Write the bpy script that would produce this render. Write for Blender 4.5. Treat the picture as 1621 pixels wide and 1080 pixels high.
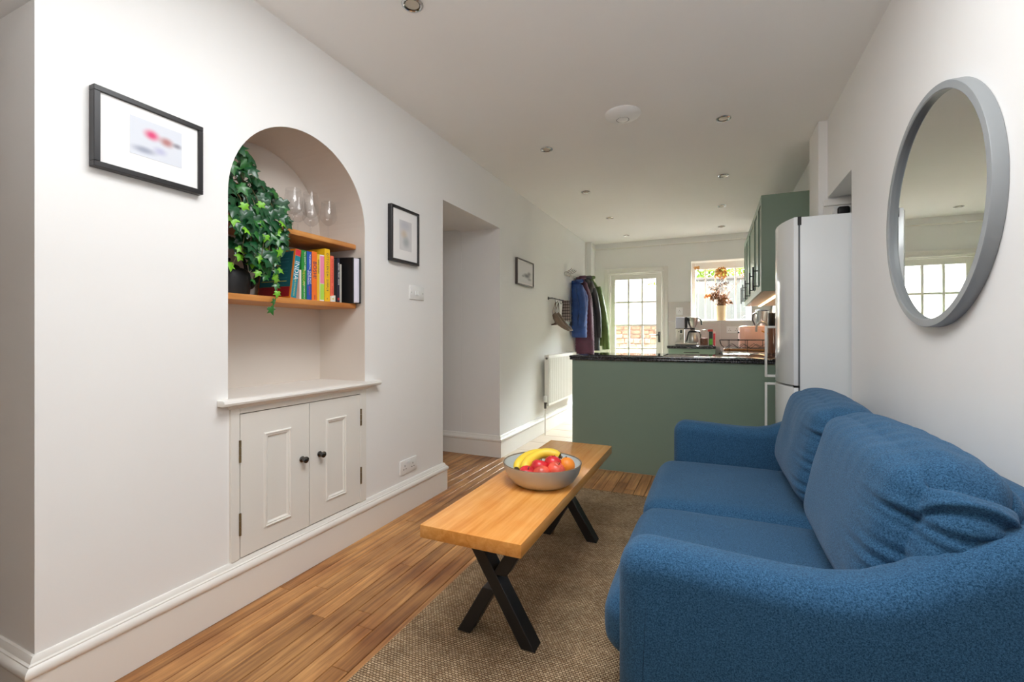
import bpy, bmesh, math, random
from mathutils import Vector, Matrix, noise
R = math.radians
PI = math.pi
rnd = random.Random(7)
sc = bpy.context.scene
for o in list(bpy.data.objects):
    bpy.data.objects.remove(o)
COL = sc.collection

# ------------------------------------------------------------------ camera
cam_d = bpy.data.cameras.new('camera')
cam = bpy.data.objects.new('camera', cam_d)
COL.objects.link(cam)
cam.location = (0, 0, 1.08)
cam.rotation_euler = (PI/2, 0, R(23.85))
cam_d.sensor_width = 36.0
cam_d.lens = 16.0
cam_d.shift_y = -9.0/1621.0
cam_d.clip_start = 0.02
sc.camera = cam

# ------------------------------------------------------------------ world, lights, exposure
w = bpy.data.worlds.new('sky')
sc.world = w
w.use_nodes = True
bg = w.node_tree.nodes['Background']
bg.inputs[0].default_value = (0.92, 0.96, 1.0, 1)
bg.inputs[1].default_value = 10.0


def lamp(name, kind, loc, rot, energy, color=(1, 1, 1), sx=1.0, sy=1.0, portal=False):
    d = bpy.data.lights.new(name, kind)
    d.energy = energy
    d.color = color
    if kind == 'AREA':
        d.shape = 'RECTANGLE'
        d.size = sx
        d.size_y = sy
        if portal:
            d.cycles.is_portal = True
    o = bpy.data.objects.new(name, d)
    o.location = loc
    o.rotation_euler = rot
    COL.objects.link(o)
    return o


s = lamp('sun', 'SUN', (0, 8, 6), (R(38), R(14), 0), 2.0, (1.0, 0.95, 0.86))
s.data.angle = R(2)
lamp('ceiling_bounce_light', 'AREA', (-0.42, 1.05, 2.42), (R(4), 0, 0), 31, (0.95, 0.975, 1.0), 1.0, 0.9)  # unseen area light standing in for flash bounced off the ceiling
lamp('ceiling_fill_light', 'AREA', (0.05, -0.75, 1.3), (R(180), 0, 0), 36, (0.94, 0.97, 1.0), 1.5, 1.5)  # unseen upward fill added to brighten the ceiling
lamp('kitchen_sky_fill', 'AREA', (-0.4, 8.7, 3.5), (R(-76), 0, 0), 9000, (0.93, 0.97, 1.0), 4.0, 1.6)  # extra area lamp added outside, above the view, to brighten the kitchen
lamp('window_portal', 'AREA', (0.09, 7.1, 1.70), (R(-90), 0, 0), 1, (1, 1, 1), 0.76, 0.86, True)
lamp('door_portal', 'AREA', (-1.05, 6.99, 1.05), (R(-90), 0, 0), 1, (1, 1, 1), 0.66, 1.85, True)

sc.view_settings.view_transform = 'Standard'
sc.view_settings.look = 'None'
sc.view_settings.exposure = 0.1
sc.view_settings.gamma = 1.0
sc.view_settings.use_curve_mapping = False
sc.cycles.max_bounces = 10
sc.cycles.diffuse_bounces = 6
sc.cycles.glossy_bounces = 4
sc.cycles.transmission_bounces = 6
sc.cycles.transparent_max_bounces = 16
sc.cycles.caustics_reflective = False
sc.cycles.caustics_refractive = False
sc.cycles.sample_clamp_indirect = 6.0
try:
    sc.cycles.use_denoising = True
    sc.cycles.denoiser = 'OPENIMAGEDENOISE'
except Exception:
    pass


# ------------------------------------------------------------------ materials
def lin(c):
    out = []
    for v in c[:3]:
        v = v/255.0
        out.append(v/12.92 if v <= 0.04045 else ((v+0.055)/1.055)**2.4)
    return tuple(out) + (1.0,)


def mat(name, col, rough=0.5, metal=0.0, spec=0.5, var=0.0, vscale=6.0, bump=0.0, bscale=60.0,
        sheen=0.0, coat=0.0, emit=None, estr=0.0, stretch=(1, 1, 1), detail=4.0):
    m = bpy.data.materials.new(name)
    m.use_nodes = True
    nt = m.node_tree
    b = nt.nodes['Principled BSDF']
    c = lin(col)
    b.inputs['Base Color'].default_value = c
    b.inputs['Roughness'].default_value = rough
    b.inputs['Metallic'].default_value = metal
    b.inputs['Specular IOR Level'].default_value = spec
    if sheen:
        b.inputs['Sheen Weight'].default_value = sheen
        b.inputs['Sheen Roughness'].default_value = 0.5
    if coat:
        b.inputs['Coat Weight'].default_value = coat
        b.inputs['Coat Roughness'].default_value = 0.08
    if emit:
        b.inputs['Emission Color'].default_value = lin(emit)
        b.inputs['Emission Strength'].default_value = estr
    if var or bump:
        tc = nt.nodes.new('ShaderNodeTexCoord')
        mp = nt.nodes.new('ShaderNodeMapping')
        mp.inputs['Scale'].default_value = stretch
        nt.links.new(tc.outputs['Object'], mp.inputs['Vector'])
    if var:
        n = nt.nodes.new('ShaderNodeTexNoise')
        n.inputs['Scale'].default_value = vscale
        n.inputs['Detail'].default_value = detail
        nt.links.new(mp.outputs[0], n.inputs['Vector'])
        r = nt.nodes.new('ShaderNodeValToRGB')
        r.color_ramp.elements[0].position = 0.3
        r.color_ramp.elements[1].position = 0.7
        r.color_ramp.elements[0].color = tuple(max(0, x*(1-var)) for x in c[:3]) + (1,)
        r.color_ramp.elements[1].color = tuple(min(1, x*(1+var)) for x in c[:3]) + (1,)
        nt.links.new(n.outputs['Fac'], r.inputs[0])
        nt.links.new(r.outputs[0], b.inputs['Base Color'])
    if bump:
        n2 = nt.nodes.new('ShaderNodeTexNoise')
        n2.inputs['Scale'].default_value = bscale
        n2.inputs['Detail'].default_value = 3
        nt.links.new(mp.outputs[0], n2.inputs['Vector'])
        bp = nt.nodes.new('ShaderNodeBump')
        bp.inputs['Strength'].default_value = bump
        bp.inputs['Distance'].default_value = 0.004
        nt.links.new(n2.outputs['Fac'], bp.inputs['Height'])
        nt.links.new(bp.outputs[0], b.inputs['Normal'])
    return m


def thin_glass(name, tint=(1, 1, 1), refl=1.0):
    m = bpy.data.materials.new(name)
    m.use_nodes = True
    nt = m.node_tree
    for n in list(nt.nodes):
        nt.nodes.remove(n)
    out = nt.nodes.new('ShaderNodeOutputMaterial')
    mix = nt.nodes.new('ShaderNodeMixShader')
    t = nt.nodes.new('ShaderNodeBsdfTransparent')
    g = nt.nodes.new('ShaderNodeBsdfGlossy')
    t.inputs[0].default_value = tuple(tint) + (1,)
    g.inputs['Roughness'].default_value = 0.02
    lf = nt.nodes.new('ShaderNodeLayerWeight')
    lf.inputs['Blend'].default_value = 0.5
    pw = nt.nodes.new('ShaderNodeMath')
    pw.operation = 'POWER'
    pw.inputs[1].default_value = 10.0
    nt.links.new(lf.outputs['Facing'], pw.inputs[0])
    lw = nt.nodes.new('ShaderNodeMath')
    lw.operation = 'MULTIPLY_ADD'
    lw.inputs[1].default_value = 0.9
    lw.inputs[2].default_value = 0.045
    nt.links.new(pw.outputs[0], lw.inputs[0])
    mu = nt.nodes.new('ShaderNodeMath')
    mu.operation = 'MULTIPLY'
    mu.inputs[1].default_value = refl
    mu.use_clamp = True
    nt.links.new(lw.outputs[0], mu.inputs[0])
    nt.links.new(mu.outputs[0], mix.inputs[0])
    nt.links.new(t.outputs[0], mix.inputs[1])
    nt.links.new(g.outputs[0], mix.inputs[2])
    nt.links.new(mix.outputs[0], out.inputs[0])
    return m


def wood(name, cols, rough=0.35, axis='y', scale=1.0, per_object=False, knots=False, coat=0.0, bump=0.15, contrast=1.0):
    """procedural timber: stretched grain, optional tone per object"""
    m = bpy.data.materials.new(name)
    m.use_nodes = True
    nt = m.node_tree
    L = nt.links.new
    b = nt.nodes['Principled BSDF']
    b.inputs['Roughness'].default_value = rough
    if coat:
        b.inputs['Coat Weight'].default_value = coat
        b.inputs['Coat Roughness'].default_value = 0.12
    tc = nt.nodes.new('ShaderNodeTexCoord')
    mp = nt.nodes.new('ShaderNodeMapping')
    L(tc.outputs['Object'], mp.inputs['Vector'])
    st = {'y': (1, 0.045, 1), 'x': (0.045, 1, 1), 'z': (1, 1, 0.045)}[axis]
    mp.inputs['Scale'].default_value = tuple(v*scale for v in st)
    oi = nt.nodes.new('ShaderNodeObjectInfo')
    if per_object:
        vm = nt.nodes.new('ShaderNodeVectorMath')
        vm.operation = 'SCALE'
        vm.inputs[0].default_value = (13.0, 7.0, 5.0)
        L(oi.outputs['Random'], vm.inputs['Scale'])
        L(vm.outputs[0], mp.inputs['Location'])
    n = nt.nodes.new('ShaderNodeTexNoise')
    n.inputs['Scale'].default_value = 42
    n.inputs['Detail'].default_value = 6
    n.inputs['Roughness'].default_value = 0.62
    n.inputs['Distortion'].default_value = 0.6
    L(mp.outputs[0], n.inputs['Vector'])
    n2 = nt.nodes.new('ShaderNodeTexNoise')
    n2.inputs['Scale'].default_value = 3.2
    n2.inputs['Detail'].default_value = 4
    L(tc.outputs['Object'], n2.inputs['Vector'])
    r = nt.nodes.new('ShaderNodeValToRGB')
    r.color_ramp.elements[0].position = 0.5-0.2/contrast
    r.color_ramp.elements[1].position = 0.5+0.2/contrast
    r.color_ramp.elements[0].color = lin(cols[0])
    r.color_ramp.elements[1].color = lin(cols[1])
    L(n.outputs['Fac'], r.inputs[0])
    mx = nt.nodes.new('ShaderNodeMixRGB')
    mx.blend_type = 'MULTIPLY'
    mx.inputs[0].default_value = 0.75
    r2 = nt.nodes.new('ShaderNodeValToRGB')
    r2.color_ramp.elements[0].position = 0.34
    r2.color_ramp.elements[1].position = 0.62
    r2.color_ramp.elements[0].color = lin(cols[2])
    r2.color_ramp.elements[1].color = (1, 1, 1, 1)
    L(n2.outputs['Fac'], r2.inputs[0])
    L(r.outputs[0], mx.inputs[1])
    L(r2.outputs[0], mx.inputs[2])
    last = mx.outputs[0]
    if per_object:
        r3 = nt.nodes.new('ShaderNodeValToRGB')
        cr = r3.color_ramp
        cr.elements[0].color = (0.62, 0.57, 0.52, 1)
        cr.elements[1].color = (1.18, 1.15, 1.08, 1)
        e = cr.elements.new(0.35)
        e.color = (0.88, 0.86, 0.82, 1)
        e = cr.elements.new(0.7)
        e.color = (1.0, 1.0, 1.0, 1)
        L(oi.outputs['Random'], r3.inputs[0])
        m2 = nt.nodes.new('ShaderNodeMixRGB')
        m2.blend_type = 'MULTIPLY'
        m2.inputs[0].default_value = 1.0
        L(last, m2.inputs[1])
        L(r3.outputs[0], m2.inputs[2])
        last = m2.outputs[0]
    if knots:
        v = nt.nodes.new('ShaderNodeTexVoronoi')
        v.inputs['Scale'].default_value = 3.0
        mp2 = nt.nodes.new('ShaderNodeMapping')
        mp2.inputs['Scale'].default_value = {'y': (1, .55, 1), 'x': (.55, 1, 1), 'z': (1, 1, .55)}[axis]
        mp2.inputs['Location'].default_value = (0.13, 0.31, 0)
        L(tc.outputs['Object'], mp2.inputs['Vector'])
        L(mp2.outputs[0], v.inputs['Vector'])
        r4 = nt.nodes.new('ShaderNodeValToRGB')
        r4.color_ramp.elements[0].position = 0.03
        r4.color_ramp.elements[1].position = 0.16
        r4.color_ramp.elements[0].color = lin((150, 100, 60))
        r4.color_ramp.elements[1].color = (1, 1, 1, 1)
        L(v.outputs['Distance'], r4.inputs[0])
        m3 = nt.nodes.new('ShaderNodeMixRGB')
        m3.blend_type = 'MULTIPLY'
        m3.inputs[0].default_value = 0.55
        L(last, m3.inputs[1])
        L(r4.outputs[0], m3.inputs[2])
        last = m3.outputs[0]
    L(last, b.inputs['Base Color'])
    bp = nt.nodes.new('ShaderNodeBump')
    bp.inputs['Strength'].default_value = bump
    bp.inputs['Distance'].default_value = 0.002
    L(n.outputs['Fac'], bp.inputs['Height'])
    L(bp.outputs[0], b.inputs['Normal'])
    return m


M = {}
M['wall'] = mat('wall_paint', (241, 240, 238), 0.55, var=0.015, vscale=1.5, bump=0.05, bscale=35)
M['ceiling'] = mat('ceiling_paint', (242, 240, 237), 0.75, var=0.015, vscale=1.2)
M['trim'] = mat('white_gloss_trim', (238, 235, 229), 0.32, var=0.012, vscale=3)
M['cupboard'] = mat('cupboard_paint', (233, 230, 223), 0.36, var=0.012, vscale=3)
M['niche'] = mat('niche_shade_tone', (218, 209, 199), 0.6, var=0.015, vscale=2)  # darker than the walls: the niche's shade put into its colour
M['planks'] = wood('oak_boards', ((140, 92, 50), (236, 180, 116), (176, 140, 110)), 0.36, 'y', 1.0, True)
M['floor_base'] = mat('floor_gap', (52, 34, 22), 0.9, var=0.1)
M['oak_table'] = wood('oak_table_wood', ((212, 144, 66), (242, 184, 110), (244, 216, 176)), 0.26, 'y', 0.9, False, True, coat=0.25, bump=0.06)
M['oak_shelf'] = wood('oak_shelf_wood', ((196, 128, 62), (226, 164, 96), (225, 190, 150)), 0.4, 'y', 1.0, False, False)
M['black_steel'] = mat('black_steel', (26, 25, 26), 0.42, 0.0, 0.5, bump=0.05, bscale=200)
M['black'] = mat('black_plastic', (20, 20, 21), 0.4)
M['frame_black'] = mat('black_wood_frame', (30, 28, 30), 0.38, var=0.15, vscale=20)
M['frame_grey'] = mat('dark_grey_frame', (70, 66, 62), 0.45, var=0.1, vscale=20)
M['mount'] = mat('picture_mount', (240, 238, 236), 0.6, var=0.01)
M['green'] = mat('sage_green_paint', (126, 146, 131), 0.34, var=0.02, vscale=2.0)
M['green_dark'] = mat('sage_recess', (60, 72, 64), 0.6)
M['granite'] = None
M['fridge'] = mat('white_enamel', (228, 231, 232), 0.16, coat=0.4)
M['fridge_side'] = mat('fridge_side_enamel', (222, 226, 227), 0.38, bump=0.04, bscale=300)
M['white_plastic'] = mat('white_plastic', (236, 236, 234), 0.3)
M['chrome'] = mat('chrome', (205, 205, 205), 0.12, 1.0)
M['steel'] = mat('brushed_steel', (190, 186, 180), 0.28, 1.0, bump=0.05, bscale=200, stretch=(1, 1, 12))
M['dark_steel'] = mat('dark_nickel', (96, 94, 92), 0.25, 1.0)
M['brass'] = mat('aged_brass', (140, 124, 92), 0.4, 0.9)
M['glass'] = thin_glass('window_glass', (0.97, 0.99, 0.98), 1.0)
M['wine_glass'] = thin_glass('wine_glass_crystal', (0.975, 0.975, 0.975), 0.8)
M['amber'] = thin_glass('amber_glass', (0.62, 0.38, 0.14), 1.3)
M['tile'] = mat('cream_floor_tile', (200, 183, 166), 0.3, var=0.06, vscale=5)
M['wall_tile'] = mat('grey_wall_tile', (204, 199, 192), 0.3, var=0.02, vscale=4)
M['grout'] = mat('grout', (176, 162, 146), 0.9, var=0.05)
M['radiator'] = mat('radiator_enamel', (240, 238, 232), 0.3)


def granite():
    m = bpy.data.materials.new('black_granite')
    m.use_nodes = True
    nt = m.node_tree
    L = nt.links.new
    b = nt.nodes['Principled BSDF']
    b.inputs['Roughness'].default_value = 0.09
    tc = nt.nodes.new('ShaderNodeTexCoord')
    v = nt.nodes.new('ShaderNodeTexNoise')
    v.inputs['Scale'].default_value = 130
    v.inputs['Detail'].default_value = 3
    L(tc.outputs['Object'], v.inputs['Vector'])
    r = nt.nodes.new('ShaderNodeValToRGB')
    r.color_ramp.elements[0].position = 0.48
    r.color_ramp.elements[1].position = 0.68
    r.color_ramp.elements[0].color = lin((22, 22, 25))
    r.color_ramp.elements[1].color = lin((110, 110, 116))
    L(v.outputs['Fac'], r.inputs[0])
    L(r.outputs[0], b.inputs['Base Color'])
    return m


M['granite'] = granite()


def fabric(name, c0, c1, scale=420, sheen=0.35):
    m = bpy.data.materials.new(name)
    m.use_nodes = True
    nt = m.node_tree
    L = nt.links.new
    b = nt.nodes['Principled BSDF']
    b.inputs['Roughness'].default_value = 0.9
    b.inputs['Specular IOR Level'].default_value = 0.2
    b.inputs['Sheen Weight'].default_value = sheen
    b.inputs['Sheen Roughness'].default_value = 0.45
    b.inputs['Sheen Tint'].default_value = (0.65, 0.8, 1, 1)
    tc = nt.nodes.new('ShaderNodeTexCoord')
    n = nt.nodes.new('ShaderNodeTexNoise')
    n.inputs['Scale'].default_value = scale
    n.inputs['Detail'].default_value = 2
    L(tc.outputs['Object'], n.inputs['Vector'])
    n2 = nt.nodes.new('ShaderNodeTexNoise')
    n2.inputs['Scale'].default_value = scale*0.36
    n2.inputs['Detail'].default_value = 3
    L(tc.outputs['Object'], n2.inputs['Vector'])
    ad = nt.nodes.new('ShaderNodeMath')
    ad.operation = 'ADD'
    L(n.outputs['Fac'], ad.inputs[0])
    L(n2.outputs['Fac'], ad.inputs[1])
    r = nt.nodes.new('ShaderNodeValToRGB')
    hf = nt.nodes.new('ShaderNodeMath')
    hf.operation = 'MULTIPLY'
    hf.inputs[1].default_value = 0.5
    L(ad.outputs[0], hf.inputs[0])
    r.color_ramp.elements[0].position = 0.38
    r.color_ramp.elements[1].position = 0.62
    r.color_ramp.elements[0].color = lin(c0)
    r.color_ramp.elements[1].color = lin(c1)
    L(hf.outputs[0], r.inputs[0])
    L(r.outputs[0], b.inputs['Base Color'])
    bp = nt.nodes.new('ShaderNodeBump')
    bp.inputs['Strength'].default_value = 0.35
    bp.inputs['Distance'].default_value = 0.002
    L(n.outputs['Fac'], bp.inputs['Height'])
    L(bp.outputs[0], b.inputs['Normal'])
    return m


M['sofa'] = fabric('blue_wool', (18, 53, 82), (64, 108, 144), 850, 0.18)


def rug_mat():
    m = bpy.data.materials.new('woven_jute')
    m.use_nodes = True
    nt = m.node_tree
    L = nt.links.new
    b = nt.nodes['Principled BSDF']
    b.inputs['Roughness'].default_value = 0.95
    b.inputs['Specular IOR Level'].default_value = 0.1
    tc = nt.nodes.new('ShaderNodeTexCoord')
    br = nt.nodes.new('ShaderNodeTexBrick')
    br.offset = 0.5
    br.inputs['Scale'].default_value = 1.0
    br.inputs['Brick Width'].default_value = 0.0125
    br.inputs['Row Height'].default_value = 0.0085
    br.inputs['Mortar Size'].default_value = 0.0021
    br.inputs['Mortar Smooth'].default_value = 0.9
    br.inputs['Color1'].default_value = lin((216, 192, 158))
    br.inputs['Color2'].default_value = lin((180, 152, 118))
    br.inputs['Mortar'].default_value = lin((98, 74, 52))
    nd = nt.nodes.new('ShaderNodeTexNoise')
    nd.inputs['Scale'].default_value = 40
    L(tc.outputs['Object'], nd.inputs['Vector'])
    sub = nt.nodes.new('ShaderNodeVectorMath')
    sub.operation = 'MULTIPLY_ADD'
    sub.inputs[1].default_value = (0.006, 0.006, 0)
    L(nd.outputs['Color'], sub.inputs[0])
    L(tc.outputs['Object'], sub.inputs[2])
    L(sub.outputs[0], br.inputs['Vector'])
    n = nt.nodes.new('ShaderNodeTexNoise')
    n.inputs['Scale'].default_value = 9
    n.inputs['Detail'].default_value = 5
    L(tc.outputs['Object'], n.inputs['Vector'])
    r = nt.nodes.new('ShaderNodeValToRGB')
    r.color_ramp.elements[0].position = 0.3
    r.color_ramp.elements[1].position = 0.7
    r.color_ramp.elements[0].color = (0.74, 0.73, 0.72, 1)
    r.color_ramp.elements[1].color = (1.05, 1.05, 1.05, 1)
    L(n.outputs['Fac'], r.inputs[0])
    mx = nt.nodes.new('ShaderNodeMixRGB')
    mx.blend_type = 'MULTIPLY'
    mx.inputs[0].default_value = 1
    L(br.outputs['Color'], mx.inputs[1])
    L(r.outputs[0], mx.inputs[2])
    L(mx.outputs[0], b.inputs['Base Color'])
    bp = nt.nodes.new('ShaderNodeBump')
    bp.inputs['Strength'].default_value = 0.8
    bp.inputs['Distance'].default_value = 0.006
    bp.invert = True
    L(br.outputs['Fac'], bp.inputs['Height'])
    L(bp.outputs[0], b.inputs['Normal'])
    return m


M['rug'] = rug_mat()

# ------------------------------------------------------------------ mesh helpers
I4 = Matrix.Identity(4)
WM = {}


def B():
    return bmesh.new()


def box(bm, x0, x1, y0, y1, z0, z1, bev=0.0, seg=2, mtx=None):
    vs = [bm.verts.new(p) for p in ((x0, y0, z0), (x1, y0, z0), (x1, y1, z0), (x0, y1, z0),
                                    (x0, y0, z1), (x1, y0, z1), (x1, y1, z1), (x0, y1, z1))]
    fs = [bm.faces.new([vs[i] for i in q]) for q in
          ((0, 3, 2, 1), (4, 5, 6, 7), (0, 1, 5, 4), (1, 2, 6, 5), (2, 3, 7, 6), (3, 0, 4, 7))]
    if bev > 0:
        es = list({e for f in fs for e in f.edges})
        r = bmesh.ops.bevel(bm, geom=es, offset=bev, segments=seg, affect='EDGES', profile=0.5)
        vs = list({v for f in r['faces'] for v in f.verts} | {v for v in vs if v.is_valid})
    if mtx is not None:
        bmesh.ops.transform(bm, matrix=mtx, verts=[v for v in vs if v.is_valid])
    return bm


def prism(bm, poly, axis, a0, a1, bev=0.0, seg=3, caps=True):
    """extrude a 2-D outline along an axis ('x': (y,z), 'y': (x,z), 'z': (x,y))"""
    def P3(p, a):
        return {'x': (a, p[0], p[1]), 'y': (p[0], a, p[1]), 'z': (p[0], p[1], a)}[axis]
    A = [bm.verts.new(P3(p, a0)) for p in poly]
    C = [bm.verts.new(P3(p, a1)) for p in poly]
    n = len(poly)
    fs = []
    for i in range(n):
        fs.append(bm.faces.new((A[i], A[(i+1) % n], C[(i+1) % n], C[i])))
    cap = []
    if caps:
        cap = [bm.faces.new(A[::-1]), bm.faces.new(C)]
    bmesh.ops.recalc_face_normals(bm, faces=fs+cap)
    if bev > 0 and caps:
        es = list({e for f in cap for e in f.edges})
        bmesh.ops.bevel(bm, geom=es, offset=bev, segments=seg, affect='EDGES', profile=0.5)
    return bm


def ring_faces(bm, rings, close=True):
    for a, b in zip(rings[:-1], rings[1:]):
        n = len(a)
        for i in range(n if close else n-1):
            j = (i+1) % n
            try:
                bm.faces.new((a[i], a[j], b[j], b[i]))
            except ValueError:
                pass


def lathe(bm, prof, c=(0, 0, 0), seg=24, mtx=None):
    rings = []
    allv = []
    for r, z in prof:
        if r < 1e-6:
            v = bm.verts.new((c[0], c[1], c[2]+z))
            rings.append([v]*seg)
            allv.append(v)
        else:
            ring = [bm.verts.new((c[0]+r*math.cos(2*PI*i/seg), c[1]+r*math.sin(2*PI*i/seg), c[2]+z)) for i in range(seg)]
            rings.append(ring)
            allv += ring
    for a, b in zip(rings[:-1], rings[1:]):
        for i in range(seg):
            j = (i+1) % seg
            vs = []
            for v in (a[i], a[j], b[j], b[i]):
                if v not in vs:
                    vs.append(v)
            if len(vs) >= 3:
                try:
                    bm.faces.new(vs)
                except ValueError:
                    pass
    if mtx is not None:
        bmesh.ops.transform(bm, matrix=mtx, verts=allv)
    return bm


def tube(bm, pts, r, seg=8, caps=True):
    pts = [Vector(p) for p in pts]
    rad = r if isinstance(r, (list, tuple)) else [r]*len(pts)
    rings = []
    prev = None
    for i, p in enumerate(pts):
        d = (pts[min(i+1, len(pts)-1)] - pts[max(i-1, 0)])
        if d.length < 1e-9:
            d = Vector((0, 0, 1))
        d.normalize()
        if prev is None:
            up = Vector((0, 0, 1)) if abs(d.z) < 0.9 else Vector((1, 0, 0))
            a = d.cross(up).normalized()
        else:
            a = (prev - d*prev.dot(d))
            if a.length < 1e-6:
                a = d.orthogonal()
            a.normalize()
        prev = a
        b = d.cross(a)
        rings.append([bm.verts.new(p + (a*math.cos(2*PI*k/seg) + b*math.sin(2*PI*k/seg))*rad[i]) for k in range(seg)])
    ring_faces(bm, rings)
    if caps:
        bm.faces.new(rings[0][::-1])
        bm.faces.new(rings[-1])
    return bm


def loft(bm, secs, seg=20, caps=True):
    """secs: (cx, cy, cz, rx, ry) horizontal super-ellipses"""
    rings = []
    for (cx, cy, cz, rx, ry) in secs:
        ring = []
        for k in range(seg):
            a = 2*PI*k/seg
            ca, sa = math.cos(a), math.sin(a)
            ring.append(bm.verts.new((cx+rx*math.copysign(abs(ca)**0.85, ca), cy+ry*math.copysign(abs(sa)**0.85, sa), cz)))
        rings.append(ring)
    ring_faces(bm, rings)
    if caps:
        bm.faces.new(rings[0][::-1])
        bm.faces.new(rings[-1])
    return bm


def puffy(bm, c, size, rad, n=14, disp=None, mtx=None):
    """rounded, subdivided block; disp(u,v,w) adds a vector to the point at unit position"""
    hx, hy, hz = (s/2 for s in size)
    bm2 = bmesh.new()
    vd = {}

    def V(u, v, w):
        k = (round(u, 5), round(v, 5), round(w, 5))
        if k in vd:
            return vd[k]
        p = Vector((u*hx, v*hy, w*hz))
        q = Vector((max(-(hx-rad), min(hx-rad, p.x)), max(-(hy-rad), min(hy-rad, p.y)), max(-(hz-rad), min(hz-rad, p.z))))
        d = p-q
        if d.length > 1e-9:
            p = q + d.normalized()*rad
        if disp:
            p = p + disp(u, v, w)
        if mtx is not None:
            p = mtx @ p
        vd[k] = bm2.verts.new(Vector(c)+p)
        return vd[k]

    def warp(t):
        return math.sin(t*PI/2)*0.55 + t*0.45
    g = [warp(-1+2*i/n) for i in range(n+1)]
    for ax in range(3):
        for s in (-1, 1):
            for i in range(n):
                for j in range(n):
                    q = []
                    for a, b in ((g[i], g[j]), (g[i+1], g[j]), (g[i+1], g[j+1]), (g[i], g[j+1])):
                        t = [0, 0, 0]
                        t[ax] = s
                        t[(ax+1) % 3] = a
                        t[(ax+2) % 3] = b
                        q.append(V(*t))
                    if s < 0:
                        q = q[::-1]
                    bm2.faces.new(q)
    me = bpy.data.meshes.new('tmp')
    bm2.to_mesh(me)
    bm2.free()
    bm.from_mesh(me)
    bpy.data.meshes.remove(me)
    return bm


def mkobj(name, bm, m, smooth=None):
    bmesh.ops.recalc_face_normals(bm, faces=bm.faces[:])
    if smooth is not None:
        for f in bm.faces:
            f.smooth = True
        for e in bm.edges:
            if len(e.link_faces) == 2:
                if e.calc_face_angle(0) > R(smooth):
                    e.smooth = False
    me = bpy.data.meshes.new(name)
    bm.to_mesh(me)
    bm.free()
    if m is not None:
        me.materials.append(m)
    o = bpy.data.objects.new(name, me)
    COL.objects.link(o)
    return o


def attach(o, parent):
    o.parent = parent
    o.matrix_parent_inverse = WM.get(parent.name, I4).inverted()
    WM[o.name] = o.matrix_basis.copy() if False else I4.copy()


def part(name, bm, m, parent, smooth=35, label=None):
    o = mkobj(name, bm, m, smooth)
    attach(o, parent)
    if label:
        o['label'] = label
    return o


def tag(o, label, cat, group=None, kind=None):
    o['label'] = label
    o['category'] = cat
    if group:
        o['group'] = group
    if kind:
        o['kind'] = kind
    return o


def thing(name, label, cat, loc=(0, 0, 0), group=None):
    o = bpy.data.objects.new(name, None)
    o.empty_display_size = 0.05
    o.location = loc
    COL.objects.link(o)
    WM[o.name] = Matrix.Translation(loc)
    return tag(o, label, cat, group)


def solo(name, bm, m, label, cat, group=None, smooth=35, kind=None):
    o = mkobj(name, bm, m, smooth)
    return tag(o, label, cat, group, kind)


def struct(name, bm, m, smooth=None, parent=None):
    o = mkobj(name, bm, m, smooth)
    if parent:
        attach(o, parent)
    else:
        o['kind'] = 'structure'
    return o


def dup(root, loc, rot=None):
    r = root.copy()
    COL.objects.link(r)
    r.location = loc
    if rot:
        r.rotation_euler = rot
    for ch in list(root.children):
        c = ch.copy()
        COL.objects.link(c)
        pi = ch.matrix_parent_inverse.copy()
        c.parent = r
        c.matrix_parent_inverse = pi
        for g in ch.children:
            d = g.copy()
            COL.objects.link(d)
            d.parent = c
    return r


def text(name, s, size, mtx, m, parent, extrude=0.0004, width=None, bold=0.0):
    cu = bpy.data.curves.new(name, 'FONT')
    cu.body = s
    cu.size = size
    cu.extrude = extrude
    cu.space_character = 1.32 if (size > 0.0145 and len(s) > 12) else 1.0
    cu.offset = bold
    cu.align_x = 'CENTER'
    cu.align_y = 'CENTER'
    cu.resolution_u = 2
    cu.materials.append(m)
    tmp = bpy.data.objects.new(name, cu)
    me = bpy.data.meshes.new_from_object(tmp)
    bpy.data.objects.remove(tmp)
    bpy.data.curves.remove(cu)
    me.name = name
    o = bpy.data.objects.new(name, me)
    COL.objects.link(o)
    o.parent = parent
    o.matrix_parent_inverse = WM.get(parent.name, I4).inverted()
    o.matrix_basis = mtx
    return o


# ------------------------------------------------------------------ room shell
XL, XR, XK, ZC, YB = -1.73, 0.67, 0.70, 2.46, 6.85
XN = -2.06          # back of the niche
# left wall with arched niche and two openings
b = B()
box(b, -2.12, XL, 0.622, 1.175, 0, ZC)
box(b, -2.12, XL, 1.939, 2.716, 0, ZC)
box(b, -2.12, XL, 1.175, 1.939, 0, 0.80)
box(b, -2.12, XN, 1.175, 1.939, 0.80, ZC)
box(b, -2.12, XL, 2.716, 3.645, 2.03, ZC)
box(b, -2.12, XL, 3.645, 6.99, 0, ZC)
box(b, -2.12, XL, -2.2, 0.622, 2.02, ZC)
box(b, -2.12, XL, -2.2, -1.2, 0, 2.02)
yc, ra, zs = 1.557, 0.382, 1.64
N = 40
ap = [(yc - ra*math.cos(PI*i/N), zs + ra*math.sin(PI*i/N)) for i in range(N+1)]
for (ya, za), (yb_, zb) in zip(ap[:-1], ap[1:]):
    v = [b.verts.new(p) for p in ((XL, ya, za), (XL, yb_, zb), (XL, yb_, ZC), (XL, ya, ZC))]
    b.faces.new(v)
    v = [b.verts.new(p) for p in ((XL, ya, za), (XL, yb_, zb), (XN, yb_, zb), (XN, ya, za))]
    b.faces.new(v)
wall_left = struct('wall_left', b, M['wall'])
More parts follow.
